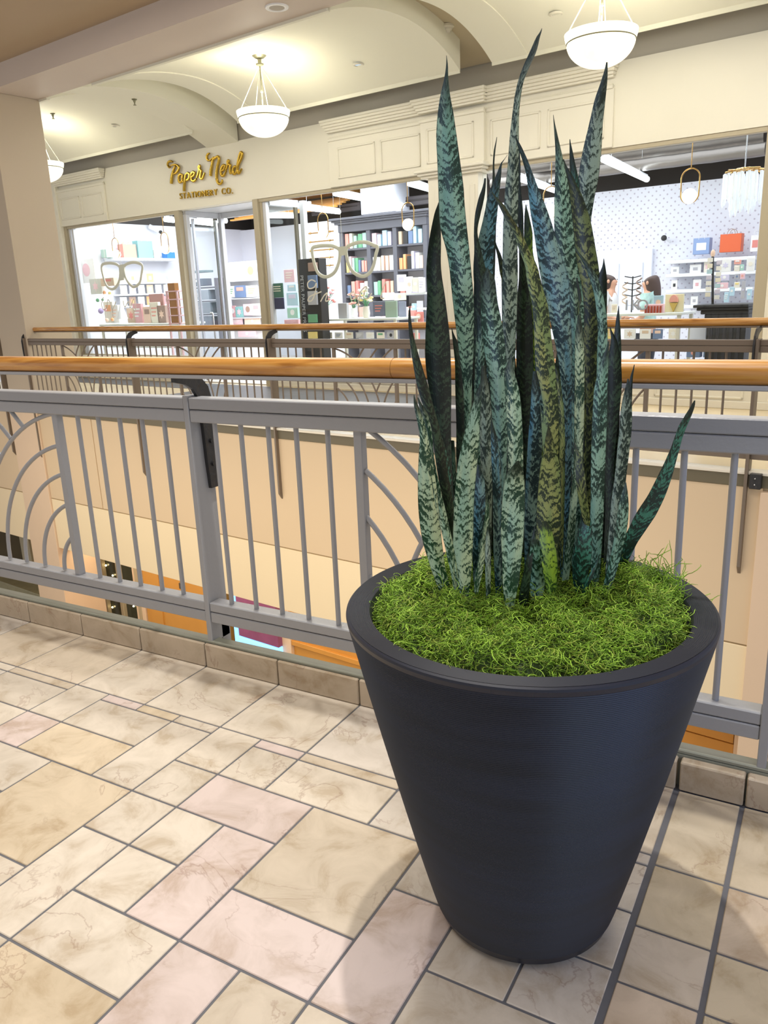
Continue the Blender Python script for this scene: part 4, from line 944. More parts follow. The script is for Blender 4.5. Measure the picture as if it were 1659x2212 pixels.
# hoop pendants with globes
def hoop(px, py, label, t=9.0):
    s, z = T(px, py, t); h = .34; w = .094
    o = thing('globe_pendant', label, 'ceiling light', (s, t, z-.07), 'far', 'globe lights in brass hoops behind the shop glass')
    obj('globe', MB().ball((s, t, z), .076, 20, 12), GLOBE, o, smooth=True)
    pts = []
    for i in range(24):
        a = 2*math.pi*i/24; dz = (h/2-w) if math.sin(a) >= 0 else -(h/2-w)
        pts.append((s+w*math.cos(a), t, z+.10+w*math.sin(a)*1.0+dz))
    obj('hoop', MB().tube(pts, .007, 8, closed=True), BRASS, o, smooth=40)
    obj('stem', MB().tube([(s, t, z+.10+h/2), (s, t, 3.9)], .005, 6), BRASS, o)
for px, py, lb in [(*GA(785, 670), 'leftmost globe light in a brass hoop, left of the coral gift bag'), (*GA(1335, 615), 'globe light in a brass hoop above the blue bag, left shop window'), (*GD(627, 608), 'globe light in a brass hoop left of the dark bookcase'), (*GD(1350, 535), 'globe light in a brass hoop in front of the dark bookcase'), (*GE(478, 520), 'globe light in a brass hoop partly behind the plant leaves'), (*GE(1232, 438), 'globe light in a brass hoop beside the crystal chandelier')]: hoop(px, py, lb)
# fluorescent tubes
def tube(a, b, label):
    def P(p): # meets the horizontal plane z = 2.75
        d = fwd*FOC + CR*(p[0]-829.5) - CU*(p[1]-1106); k = (2.75-CC.z)/d.z; w = CC+d*k; return (w.dot(FU), w.dot(FN), 2.75)
    A, B = P(a), P(b)
    o = thing('tube_light', label, 'ceiling light', ((A[0]+B[0])/2, (A[1]+B[1])/2, 2.72), 'far', 'linear tube lights in the shop')
    obj('tube', MB().tube([A, B], .045, 12), TUBE, o, smooth=40)
    up = lambda p: (p[0], p[1], 2.80)
    obj('housing', MB().tube([up(A), up(B)], (.03, .02), 4), WHITE, o)
    for f in (.15, .85):
        q = (A[0]+(B[0]-A[0])*f, A[1]+(B[1]-A[1])*f); obj('hanger', MB().tube([(q[0], q[1], 2.8), (q[0], q[1], 3.9)], .003, 5), CHROME, o)
for a, b, lb in [(GD(725, 265), GD(1300, 375), 'long lit tube light at the top of the middle shop window'), (GD(435, 385), GD(760, 425), 'lit tube light left of the long one in the middle window'), (GD(1360, 180), GD(1570, 240), 'lit tube light at the top right corner of the middle window'), (GD(110, 458), GD(370, 460), 'lit tube light seen through the narrow left pane of the middle window'), (GE(765, 235), GE(1000, 345), 'lit tube light in the right shop window beside the tall leaf'), (GE(310, 340), GE(500, 405), 'lit tube light half hidden by the plant leaves'), (GA(1330, 280), GA(1425, 290), 'short lit tube light at the right top of the left window'), (GB(60, 395), GB(435, 435), 'lower lit tube light seen through the doorway'), (GB(250, 385), GB(565, 400), 'upper lit tube light seen through the doorway'), (GB(75, 512), GB(245, 516), 'lowest short tube light seen through the doorway'), (GB(115, 470), GB(275, 478), 'middle short tube light seen through the doorway')]: tube(a, b, lb)
# silver duct, beams
def duct(label, p0, p1, t, r, mm):
    a, b = T(*p0, t), T(*p1, t)
    pts = [(a[0]+(b[0]-a[0])*i/24, t, (a[1]+b[1])/2+.003*math.sin(i*2.1)) for i in range(25)]
    o = obj('air_duct', MB().tube(pts, [r*(1+.015*math.sin(i*1.7)) for i in range(25)], 20), mm, None, 'far', smooth=60); tag(o, label, 'duct'); return o
FOIL = mat('crumpled_foil', '#8f8a86', .4, metal=.8, bump=1, bscale=14)
duct('fat silver foil air duct above the right shop window', GJ(-700, 375), GJ(1640, 130), 13.1, .17, FOIL)
duct('thinner foil duct under the fat silver one', GJ(-700, 480), GJ(1640, 235), 12.7, .09, FOIL)
ob = thing('wooden_ceiling_panel', 'orange wooden slatted ceiling panel inside the shop', 'ceiling panel', (-10.9, 12.6, 2.8), 'far')
for i in range(7): obj('slat', MB().bbox(-13.2, -10.4, 12.4+i*.13, 12.49+i*.13, 2.80+i*.045, 2.83+i*.045, .004), OAK, ob)
obj('frame', MB().bbox(-13.3, -10.3, 12.35, 13.3, 3.15, 3.2, .004), OAK, ob)
ps = T(*GD(700, 400), 12.9); 
for (x0, y0, x1, y1), lb in [((530, 340, 945, 460), 'black framed picture high on the shop wall left of the white column'), ((1300, 270, 1555, 385), 'black framed picture high on the shop wall at right')]:
    a = T(*GD(x0, y1), 13.1); b = T(*GD(x1, y0), 13.1); o = thing('framed_picture', lb, 'picture', ((a[0]+b[0])/2, 13.1, a[1]), 'far')
    obj('frame', MB().bbox(a[0], b[0], 13.08, 13.12, a[1], b[1], .01), mat('dark_frame', '#4b4548', .5), o); obj('print', MB().bbox(a[0]+.08, b[0]-.08, 13.07, 13.081, a[1]+.08, b[1]-.06, .002), mat('dark_print', '#352f30', .6, noise=.5, nscale=4), o)
a = T(*GD(950, 470), 12.7); b = T(*GD(1225, 200), 12.7)
struct('wall_shop_column', MB().bbox(a[0], b[0], 12.7, 13.2, 2.66, 3.4, .005), SHW, 'far')

# dark bookcase with books
BT = 12.3
bk0, bk1 = T(*GN(535, 300), BT)[0], T(*GN(1535, 300), BT)[0]
bc = thing('bookcase', 'tall charcoal bookcase with cornice, filled with books, behind the middle window', 'bookcase', ((bk0+bk1)/2, BT+.2, FZ), 'far')
ztop = T(*GN(1000, 190), BT)[1]; zc = T(*GN(1000, 95), BT)[1]
shz = [T(*GN(1000, y), BT)[1] for y in (395, 690)]; gap_ = shz[0]-shz[1]; shz += [shz[1]-gap_, shz[1]-2*gap_, shz[1]-3*gap_]
vx = [bk0, T(*GN(860, 400), BT)[0], T(*GN(1175, 400), BT)[0], bk1]
obj('back_panel', MB().box(bk0, bk1, BT+.34, BT+.36, FZ, ztop), mat('bookcase_back', '#d8d6de', .6), bc)
for i, x in enumerate(vx): obj('upright', MB().bbox(x-.045, x+.045, BT, BT+.35, FZ, ztop, .004), DKGREY, bc)
for z in shz: obj('shelf', MB().bbox(bk0, bk1, BT+.01, BT+.35, z-.035, z, .004), DKGREY, bc)
co = MB().bbox(bk0-.05, bk1+.05, BT-.02, BT+.36, ztop, zc, .004)
for i, (dt, dz) in enumerate([(.05, .04), (.09, .03), (.14, .04)]): z0c = zc+sum([.04, .03, .04][:i]); co.bbox(bk0-.05-dt, bk1+.05+dt, BT-.02-dt, BT+.36, z0c, z0c+dz, .006)
obj('cornice', co, DKGREY, bc)
PAL = {'coral': '#e8836f', 'orange': '#ee8a3c', 'mint': '#8fd0b8', 'navy': '#2f4f86', 'pink': '#f0b3c0', 'cream': '#efe6d2', 'sky blue': '#9fd0ea', 'lavender': '#c9c2e6', 'green': '#6fae86', 'yellow': '#f0cf58', 'white': '#f2f2f2', 'rose': '#d98a93', 'tan': '#cda884', 'red': '#d65348', 'grey': '#9a9aa4', 'purple': '#8b74bd', 'brown': '#7b5442', 'black': '#2b2b2e', 'teal': '#5aa5a5', 'peach': '#f3c2a6'}
def soft(h, k=.34):  # pales the goods towards white, putting window haze into their colour
    v = [int(h[i:i+2], 16) for i in (1, 3, 5)]; return '#%02x%02x%02x' % tuple(int(x+(245-x)*k) for x in v)
def pm(c): return mat('paper_'+c.replace(' ', '_'), soft(PAL[c]) if c not in ('black', 'green') else PAL[c], .5)
ORD = ['first', 'second', 'third', 'fourth', 'fifth', 'sixth', 'seventh', 'eighth', 'ninth', 'tenth', 'eleventh', 'twelfth']
BAYN = ['left', 'middle', 'right']; ROWN = ['top', 'second', 'third', 'fourth', 'fifth']
bookspec = {(0, 0): ['coral', 'cream', 'mint', 'green', 'mint'], (1, 0): ['pink', 'sky blue', 'sky blue', 'lavender'], (2, 0): ['tan', 'black', 'navy', 'sky blue', 'sky blue'],
            (0, 1): ['yellow', 'pink', 'mint', 'green', 'navy', 'coral', 'coral'], (1, 1): ['white', 'cream', 'peach', 'peach', 'white'], (2, 1): ['orange', 'orange', 'black', 'lavender', 'white', 'peach'],
            (0, 2): ['navy', 'coral', 'red', 'pink', 'cream'], (1, 2): ['mint', 'green', 'red', 'coral', 'tan'], (2, 2): ['red', 'white', 'purple', 'white'], (0, 3): ['cream', 'grey', 'coral', 'navy'], (1, 3): ['white', 'pink', 'teal'], (2, 3): ['cream', 'red', 'grey']}
for (bay, row), cols_ in bookspec.items():
    x = vx[bay]+.06; lim = vx[bay+1]-.06; zb = shz[row]; wdt = (lim-x)/len(cols_)
    for i, c in enumerate(cols_):
        h = gap_*random.uniform(.45, .70); w = wdt*random.uniform(.6, .92)
        o = thing('book', '%s book, %s from left, %s bay, %s shelf of the charcoal bookcase' % (c, ORD[i], BAYN[bay], ROWN[row]), 'book', (x+w/2, BT+.12, zb), 'far', 'books in the charcoal bookcase')
        obj('cover', MB().bbox(x, x+w, BT+.04, BT+.24, zb, zb+h, .004), pm(c), o); obj('pages', MB().box(x+.006, x+w-.006, BT+.05, BT+.245, zb+.006, zb+h+.001), pm('cream'), o)
        x += wdt
# gallery of gold picture ledges on the white wall left of the bookcase
for i, y in enumerate((240, 345, 450, 545, 640)):
    a = T(*GN(85, y), 12.6); b = T(*GN(445, y-8), 12.6); z = (a[1]+b[1])/2
    o = thing('wall_rail', '%s brass rail from the top on the white wall left of the bookcase' % ORD[i], 'rail', ((a[0]+b[0])/2, 12.6, z), 'far', 'brass rails on the white wall')
    obj('rod', MB().tube([(a[0], 12.6, z), (b[0], 12.6, z)], .012, 8), BRASS, o)
    for q in (.25, .9): x = a[0]+(b[0]-a[0])*q; obj('knob', MB().ball((x, 12.58, z), .022, 12, 8), BRASS, o)
struct('wall_shop_inner', MB().box(T(*GN(20, 300), 12.7)[0], T(*GN(525, 300), 12.7)[0], 12.68, 12.8, FZ, 2.62), SHW, 'far')

# big spectacles hanging in the windows
SPEC = mat('putty_acrylic', '#c9c6b6', .4); SPECL = mat('pale_acrylic', '#d9d4c4', .4)
def spectacles(G, L1, L2, bridge, label, t, w, mm):
    o = thing('spectacles_sign', label, 'window display', (T(*G(*bridge[0]), t)[0], t, T(*G(*L1[len(L1)//2]), t)[1]-.2), 'far')
    for L_ in (L1, L2):
        P = [T(*G(*p), t) for p in L_]; N_ = len(P)*5; Q = []; cl = [list(p) for p in P]
        for i in range(N_):
            x = i/N_*len(P); k = int(x); f = x-k; n_ = len(P); A_, B_, C_, D_ = cl[(k-1) % n_], cl[k % n_], cl[(k+1) % n_], cl[(k+2) % n_]
            Q.append(tuple(.5*((2*B_[j])+(-A_[j]+C_[j])*f+(2*A_[j]-5*B_[j]+4*C_[j]-D_[j])*f*f+(-A_[j]+3*B_[j]-3*C_[j]+D_[j])*f**3) for j in range(2)))
        obj('lens_rim', MB().tube([(q[0], t, q[1]) for q in Q], (w, .012), 8, closed=True, flat=(0, 1, 0)), mm, o, smooth=40)
    P = [T(*G(*p), t) for p in bridge]; obj('bridge', MB().prism_y([(p[0], p[1]) for p in P], t-.012, t+.012), mm, o)
    zt = max(p[1] for p in P)
    obj('hanging_wire', MB().tube([(P[0][0]+.06, t, zt), (P[0][0]+.06, t, 2.55)], .0025, 5), WARMW, o)
spectacles(GN, [(190,430),(250,400),(360,390),(450,400),(515,440),(520,520),(500,620),(455,710),(380,760),(310,755),(250,700),(205,560)], [(600,420),(680,370),(760,350),(850,355),(930,390),(970,410),(950,500),(925,620),(880,710),(810,755),(730,740),(660,680),(610,560)], [(505,405),(620,395),(600,500),(540,510)], 'large putty-coloured spectacles hanging in the middle shop window', 8.80, .026, SPEC)
spectacles(GA, [(620,800),(690,770),(780,780),(822,820),(825,920),(800,1010),(745,1060),(680,1030),(640,930)], [(870,810),(940,765),(1020,765),(1075,800),(1065,900),(1045,990),(985,1035),(930,1000),(885,920)], [(815,790),(880,780),(872,960),(830,965)], 'large pale spectacles hanging in the left shop window', 8.80, .026, SPECL)
# looping script decals on the panes
def script_decal(G, lines, label, t=8.64, w=.010):
    p0 = T(*G(*lines[0][0]), t); o = thing('window_lettering', label, 'lettering', (p0[0], t, p0[1]-.2), 'far')
    for ln_ in lines:
        P = [list(T(*G(*p), t)) for p in ln_]; n = 8*(len(P)-1); Q = [catmull(P, i/n) for i in range(n+1)]; obj('letter_stroke', MB().tube([(q[0], t, q[1]) for q in Q], (w, .002), 6, flat=(0, 1, 0)), WARMW, o, smooth=40)
script_decal(GN, [[(230,820),(180,800),(135,840),(150,900),(210,890),(240,840),(230,930),(190,1040),(140,1050),(160,1000),(250,960),(300,940)], [(290,1060),(330,990),(370,960),(350,1050),(400,1040)], [(690,940),(650,960),(655,1030),(700,1020),(700,950)], [(740,1180),(745,1080),(770,940),(840,880),(800,1000),(860,1020),(900,960)], [(1070,820),(1040,900),(1010,1010),(1050,1020)]], 'pale script lettering on the middle shop window')
script_decal(GA, [[(640,1150),(620,1230),(640,1290),(680,1260),(690,1180),(720,1220),(740,1290),(780,1200)], [(860,1190),(880,1260),(920,1200),(940,1270),(980,1170),(1000,1300),(960,1270)]], 'pale script lettering on the left shop window')
# ---- goods in the shop: helpers (all sizes measured at the goods' own distance)
def card(G, x0, y0, x1, y1, t, c, name, label, cat, group=None, depth=.03, lean=0, accent=None):
    a = T(*G(x0, y1), t); b = T(*G(x1, y0), t); s0, s1 = min(a[0], b[0]), max(a[0], b[0]); z0, z1 = min(a[1], b[1]), max(a[1], b[1])
    mm = pm(c) if isinstance(c, str) and c in PAL else (c if not isinstance(c, str) else mat('goods_'+c[1:], c, .5))
    if accent:
        o = thing(name, label, cat, ((s0+s1)/2, t, z0), 'far', group)
        obj('sheet', MB().bbox(s0, s1, t, t+depth, z0, z1, .003), mm, o)
        m2 = pm(accent); w, h = s1-s0, z1-z0; kind = random.randrange(4); r_ = min(w, h)
        if kind == 0: obj('printed_motif', MB().bbox(s0+w*.2, s1-w*.2, t-.003, t+.001, z0+h*.55, z1-h*.15, .002), m2, o)
        elif kind == 1: obj('printed_motif', MB().prism_y([(s0+w*.5+r_*.27*math.cos(q), z0+h*.55+r_*.27*math.sin(q)) for q in [math.pi*i/8 for i in range(16)]], t-.003, t+.001), m2, o)
        elif kind == 2:
            for j in range(3): obj('printed_line', MB().bbox(s0+w*.18, s1-w*(.18+.1*j), t-.003, t+.001, z0+h*(.68-.18*j), z0+h*(.75-.18*j), .001), m2, o)
        else: obj('printed_motif', MB().prism_y([(s0+w*.5+r_*(.34 if i % 2 else .17)*math.cos(math.pi*i/6), z0+h*.5+r_*(.34 if i % 2 else .17)*math.sin(math.pi*i/6)) for i in range(12)], t-.003, t+.001), m2, o)
        return o
    o = obj(name, MB().bbox(s0, s1, t, t+depth, z0, z1, .003), mm, None, 'far'); return tag(o, label, cat, group)
def gift_bag(G, x0, y0, x1, y1, t, c, label, motif=None):
    a = T(*G(x0, y1), t); b = T(*G(x1, y0), t); s0, s1 = min(a[0], b[0]), max(a[0], b[0]); z0, z1 = min(a[1], b[1]), max(a[1], b[1]); w = s1-s0
    o = thing('gift_bag', label, 'gift bag', ((s0+s1)/2, t+.06, z0), 'far')
    mm = pm(c) if c in PAL else mat('bag_'+c[1:], c, .45)
    b_ = MB(); b_.box(s0, s1, t, t+.004, z0, z1); b_.box(s0, s1, t+.14, t+.144, z0, z1); b_.box(s0, s0+.004, t, t+.144, z0, z1); b_.box(s1-.004, s1, t, t+.144, z0, z1); b_.box(s0, s1, t, t+.144, z0, z0+.004)
    obj('paper_body', b_, mm, o)
    for tt in (t+.002, t+.142):
        pts = [(s0+w*.32, tt, z1-.02)]+[(s0+w*(.5-.18*math.cos(q)), tt, z1+.07*math.sin(q)) for q in [math.pi*i/8 for i in range(9)]]+[(s0+w*.68, tt, z1-.02)]
        obj('rope_handle', MB().tube(pts, .004, 6), WHITE if motif else pm('brown'), o)
    if motif: obj('printed_motif', MB().bbox(s0+w*.2, s1-w*.2, t-.003, t+.001, z0+(z1-z0)*.25, z0+(z1-z0)*.7, .002), pm(motif), o)
    return o
def flower_vase(G, x, ytop, ybase, t, colors, label, vc='cream', n=16, spread=.14):
    s, zb = T(*G(x, ybase), t); _, zt = T(*G(x, ytop), t); h = zt-zb
    o = thing('flower_vase', label, 'flowers', (s, t, zb), 'far')
    obj('vase', MB().lathe([(.001, zb), (.045, zb), (.055, zb+h*.15), (.045, zb+h*.32), (.05, zb+h*.36)], s, t, 0, 20), pm(vc), o, smooth=40)
    for i in range(n):
        a = random.uniform(0, 6.28); r = spread*math.sqrt(random.random()); zz = zb+h*(.55+.42*random.random())-r*.5
        p = (s+r*math.cos(a), t+r*.6*math.sin(a), zz); c = random.choice(colors)
        f = MB()
        for k in range(6):
            q = 1.047*k+a; f.tube([(p[0], p[1], p[2]-.012), (p[0]+.018*math.cos(q), p[1]+.012*math.sin(q), p[2]+.004), (p[0]+.034*math.cos(q), p[1]+.022*math.sin(q), p[2]-.004)], [.006, .015, .004], 5)
        f.ball(p, .011, 8, 6)
        fo = obj('flower', f, pm(c), o, smooth=40)
        obj('stem', MB().tube([(s, t, zb+h*.3), (p[0]*.5+s*.5, p[1]*.5+t*.5, (zb+h*.3+p[2])/2+.02), p], .004, 5), pm('green'), fo)
    return o
def table(G, x0, x1, y, t, label, top='white', depth=.6, shelf=True):
    a = T(*G(x0, y), t); b = T(*G(x1, y), t); z = (a[1]+b[1])/2
    o = thing('display_table', label, 'table', ((a[0]+b[0])/2, t+depth/2, FZ), 'far')
    obj('tabletop', MB().bbox(a[0], b[0], t, t+depth, z-.03, z, .005), mat('table_'+top, '#dfe3dc' if top == 'white' else '#c9d2c8', .25), o)
    for sx in (a[0]+.04, b[0]-.04):
        for ty in (t+.04, t+depth-.04): obj('leg', MB().bbox(sx-.02, sx+.02, ty-.02, ty+.02, FZ, z-.03, .003), WARMW, o)
    if shelf: obj('lower_shelf', MB().bbox(a[0]+.02, b[0]-.02, t+.03, t+depth-.03, z-.42, z-.395, .004), mat('table_white', '#dfe3dc', .3), o)
    return z
# -- middle window
table(GN, 275, 1190, 1262, 9.25, 'pale display table with books and flowers behind the middle window')
flower_vase(GN, 370, 820, 1260, 9.45, ['red', 'coral', 'pink', 'rose'], 'vase of red and pink paper flowers on the display table, left side', 'cream', 22, .17)
flower_vase(GN, 690, 920, 1255, 9.50, ['coral', 'peach', 'red'], 'vase of coral flowers on the display table beside the spectacles bridge', 'white', 14, .11)
flower_vase(GN, 840, 860, 1255, 9.42, ['yellow', 'cream', 'yellow', 'white'], 'vase of yellow and white flowers on the display table', 'cream', 20, .15)
card(GN, 505, 1075, 600, 1262, 9.32, 'grey', 'gift_box', 'tall grey box standing on the middle window table', 'box', None, .05)
card(GN, 920, 1055, 1050, 1235, 9.34, '#6f7488', 'gift_box', 'slate blue box with small red and yellow flowers on the window table', 'box', None, .06, 0, 'red')
card(GN, 1065, 1050, 1195, 1250, 9.34, '#9fb5a6', 'notebook', 'sage green notebook standing on the right end of the window table', 'notebook', None, .03)
card(GN, 1228, 1055, 1300, 1245, 9.6, '#8f93a8', 'notebook', 'tall grey-blue notebook right of the window table', 'notebook', None, .03)
lb_n = [('cream', 'grey'), ('white', 'navy'), ('cream', 'tan'), ('grey', 'white'), ('white', 'cream'), ('cream', 'green'), ('grey', 'black')]
for i, (c, ac) in enumerate(lb_n): card(GN, 335+i*125, 1425, 425+i*125, 1500, 9.30, c, 'greeting_card', '%s greeting card, %s from the left on the low shelf of the middle window' % (c, ORD[i]), 'card', 'cards on the low shelf of the middle window', .01, 0, ac)
# black floor stand with vertical lettering
a = T(*GN(20, 555), 9.05); b = T(*GN(265, 555), 9.05)
st = thing('book_stand', 'tall black display stand with vertical white lettering behind the middle window', 'display stand', ((a[0]+b[0])/2, 9.15, FZ), 'far')
obj('stand_body', MB().bbox(a[0], b[0], 9.05, 9.22, FZ, a[1], .006), BLACK, st)
for i, (y0, y1, c) in enumerate([(590, 700, 'brown'), (740, 900, 'navy'), (930, 1100, 'grey'), (1210, 1310, 'green'), (1420, 1500, 'yellow')]):
    p = T(*GN(150, y1), 9.03); q = T(*GN(245, y0), 9.03); bo_ = obj('displayed_book', MB().bbox(p[0], q[0], 9.015, 9.05, p[1], q[1], .003), pm(c), st)
tx = text_mesh('PETER PAUPER PRESS', .088, .003, (0, 0, 0)); 
p = T(*GN(45, 745), 9.04)
tv = MB(); tv.v = [(p[0]+v[2], 9.042, p[1]-v[0]) for v in tx.v]; tv.f = tx.f
obj('lettering', tv, WHITE, st, fix=False)
# green and navy poster in the narrow pane
o = thing('door_sign', 'green and navy sign with pale lettering in the narrow left pane of the middle window', 'sign', (T(*GB(1135, 1390), 8.68)[0], 8.68, T(*GB(1135, 1390), 8.68)[1]), 'far')
a = T(*GB(1085, 1390), 8.68); b = T(*GB(1195, 1095), 8.68); zm = T(*GB(1130, 1260), 8.68)[1]
obj('green_panel', MB().bbox(a[0], b[0], 8.67, 8.69, zm, b[1], .003), mat('sign_green', '#3f6f5e', .5), o); obj('navy_panel', MB().bbox(a[0], b[0], 8.67, 8.69, a[1], zm-.002, .003), mat('sign_navy', '#2f2f56', .5), o)
for i, y in enumerate((1140, 1165, 1190)):
    z = T(*GB(1130, y), 8.665)[1]; obj('lettering_line', MB().bbox(a[0]+.05, b[0]-.04, 8.666, 8.671, z, z+.012, .001), pm('cream'), o)
# white shelving block at the right of the middle window
for i, y in enumerate((955, 1140, 1330)):
    a = T(*GN(1310, y), 9.9); b = T(*GN(1540, y-5), 9.9)
    o = obj('display_shelf', MB().bbox(a[0], b[0], 9.9, 10.15, a[1]-.03, a[1], .004), WHITE, None, 'far'); tag(o, '%s white display shelf from the top beside the pilaster' % ORD[i], 'shelf', 'white shelves beside the pilaster')
for i, (x0, y0, x1, y1, c, ac) in enumerate([(1205, 735, 1300, 935, 'white', 'lavender'), (1315, 760, 1380, 945, 'white', 'peach'), (1390, 770, 1450, 945, 'cream', 'white'), (1460, 770, 1530, 945, 'white', 'lavender'), (1380, 1080, 1425, 1165, 'sky blue', 'white'), (1410, 1180, 1510, 1310, 'red', 'peach'), (1030, 950, 1160, 1045, 'white', 'cream'), (1170, 955, 1300, 1045, 'cream', 'peach')]):
    card(GN, x0, y0, x1, y1, 9.88, c, 'boxed_card', '%s boxed card with %s print, %s in the white stand beside the pilaster' % (c, ac, ORD[i]), 'card', 'boxed cards beside the pilaster', .03, 0, ac)
card(GN, 1380, 1435, 1455, 1510, 9.86, 'red', 'gift_box', 'small red box low down beside the pilaster, middle window', 'box', None, .05)
# -- left window: shelf with gift bags along the side wall
SW = -13.75
def TS(G, x, y, s): # where the sight line meets the plane s
    px, py = G(x, y); d = fwd*FOC + CR*(px-829.5) - CU*(py-1106); k = (s-CC.dot(FU))/d.dot(FU); p = CC+d*k; return p.dot(FN), p.z
a = TS(GA, 710, 695, SW); b = TS(GA, 1440, 735, SW); zs = (a[1]+b[1])/2
o = obj('wall_shelf', MB().bbox(SW-.195, SW+.12, a[0], b[0], zs-.05, zs, .005), WHITE, None, 'far'); tag(o, 'white wall shelf carrying the coral and turquoise bags', 'shelf')
for (x0, y0, x1, y1, c, mo_, lb) in [(645, 595, 735, 690, '#a9c4b4', None, 'small sage bag at the left end of the white wall shelf'), (835, 540, 985, 695, '#f2a090', 'peach', 'coral gift bag on the white wall shelf'), (1005, 510, 1170, 705, '#8ecdd0', None, 'turquoise gift bag on the white wall shelf'), (1180, 610, 1250, 705, '#e6ddd4', None, 'small cream bag right of the turquoise one'), (1330, 645, 1420, 715, '#3f86d0', None, 'bright blue bag at the right end of the white wall shelf')]:
    p = TS(GA, x0, (y0+y1)/2, SW); q = TS(GA, x1, (y0+y1)/2, SW); ty0, ty1 = min(p[0], q[0]), max(p[0], q[0]); h = TS(GA, x0, y0, SW)[1]-TS(GA, x0, y1, SW)[1]
    oo = thing('gift_bag', lb, 'gift bag', (SW, (ty0+ty1)/2, zs+.001), 'far'); b_ = MB(); w = ty1-ty0; S0, S1 = SW-.1, SW+.06
    for bx in [(S0, S1, ty0, ty0+.006), (S0, S1, ty1-.006, ty1), (S0, S0+.006, ty0, ty1), (S1-.006, S1, ty0, ty1)]: b_.box(*bx, zs+.002, zs+h)
    b_.box(S0, S1, ty0, ty1, zs+.002, zs+.008); obj('paper_body', b_, mat('bag_'+c[1:], c, .5), oo)
    for sx in (S0+.003, S1-.003): obj('rope_handle', MB().tube([(sx, ty0+w*(.5-.2*math.cos(q)), zs+h-.01+.09*math.sin(q)) for q in [math.pi*i/8 for i in range(9)]], .005, 6), WHITE, oo)
    if mo_: obj('tissue_paper', MB().prism_x([(ty0+.03, zs+h-.02), (ty0+w*.3, zs+h+.05), (ty0+w*.5, zs+h+.01), (ty0+w*.7, zs+h+.05), (ty1-.03, zs+h-.02)], S0+.04, S1-.04), pm(mo_), oo)
for i, y in enumerate((985, 1110, 1240)):
    a = TS(GA, 820, y, SW); b = TS(GA, 1400, y, SW); z = (a[1]+b[1])/2
    o = obj('card_ledge', MB().bbox(SW-.195, SW+.04, a[0], b[0], z-.03, z, .004), WHITE, None, 'far'); tag(o, '%s white card ledge below the shelf with gift bags' % ORD[i], 'shelf', 'card ledges on the left wall')
    cc = [['white', 'grey', 'white', 'yellow', 'pink', 'white'], ['cream', 'lavender', 'white', 'tan', 'white', 'cream'], ['white', 'brown', 'cream', 'orange', 'white', 'rose']][i]
    n = len(cc)
    for k, c in enumerate(cc):
        t0 = a[0]+(b[0]-a[0])*(k+.12)/n; t1 = a[0]+(b[0]-a[0])*(k+.86)/n
        q = thing('greeting_card', '%s card, %s from the left on the %s ledge under the gift bags' % (c, ORD[k], ORD[i]), 'card', (SW+.02, (t0+t1)/2, z+.001), 'far', 'cards on the left wall ledges')
        obj('sheet', MB().bbox(SW, SW+.008, t0, t1, z+.002, z+.17, .002), pm(c), q); obj('printed_motif', MB().bbox(SW+.007, SW+.010, t0+(t1-t0)*.3, t1-(t1-t0)*.3, z+.05, z+.12, .001), pm(cc[(k+2) % n]), q)
# hanging print, ladder, cone, toys at the front of the left window
card(GA, 375, 715, 525, 1000, 9.2, 'white', 'hanging_print', 'white hanging print with pink flowers at the left of the left window', 'print', None, .01, 0, 'pink')
card(GA, 500, 940, 605, 1120, 9.15, '#cfcfc8', 'paper_bucket', 'grey paper bucket hanging in the left window beside the print', 'bucket', None, .08, 0, 'pink')
card(GA, 615, 930, 750, 1030, 9.1, 'tan', 'toy_box', 'wooden box of red toys under the left spectacle lens', 'box', None, .1, 0, 'red')
def ladder_unit(G, x0, x1, ytop, ybot, t, label):
    a = T(*G(x0, ybot), t); b = T(*G(x1, ytop), t); o = thing('ladder_shelf', label, 'shelf', ((a[0]+b[0])/2, t, FZ), 'far')
    for s in (a[0], b[0]-.03): obj('rail', MB().bbox(s, s+.03, t, t+.03, FZ, b[1], .003), pm('pink'), o)
    n = 5
    for i in range(n): z = a[1]+(b[1]-a[1])*i/(n-1); obj('rung', MB().bbox(a[0], b[0], t, t+.14, z-.02, z, .003), pm('pink'), o); obj('displayed_box', MB().bbox(a[0]+.06, b[0]-.06, t+.01, t+.10, z, z+.12, .004), mat('amber_box', '#a8722f', .5), o)
ladder_unit(GA, 1370, 1460, 1075, 1440, 8.78, 'pink ladder shelf with amber boxes at the right of the left window')
o = thing('paper_cone', 'white paper cone with coloured dots standing in the left window', 'decoration', (T(*GA(850, 1390), 9.1)[0], 9.1, T(*GA(850, 1400), 9.1)[1]), 'far')
p = T(*GA(855, 1395), 9.1); q = T(*GA(815, 1190), 9.1); obj('cone', MB().lathe([(.10, 0), (.001, q[1]-p[1])], p[0], 9.1, p[1], 20, cap=False), WHITE, o, smooth=30)
for k in range(5): obj('dot', MB().ball((p[0]+.055*math.cos(k*1.3+4), 9.1+.055*math.sin(k*1.3+4), p[1]+.06+.02*k), .012, 8, 6), pm(['coral', 'yellow', 'pink', 'orange', 'red'][k]), o)
table(GA, 590, 1480, 1450, 9.0, 'pale display table of toys and cards behind the left window')
toys = [(575, 1185, 30, 'green', 'green ball toy'), (630, 1180, 22, 'green', 'small lime ball toy'), (650, 1100, 30, 'orange', 'orange star toy'), (710, 1105, 26, 'yellow', 'yellow star toy'), (610, 1305, 45, 'purple', 'purple mesh ball toy'), (660, 1290, 26, 'rose', 'bright pink toy'), (680, 1405, 30, 'peach', 'peach toy'), (740, 1400, 28, 'orange', 'amber toy')]
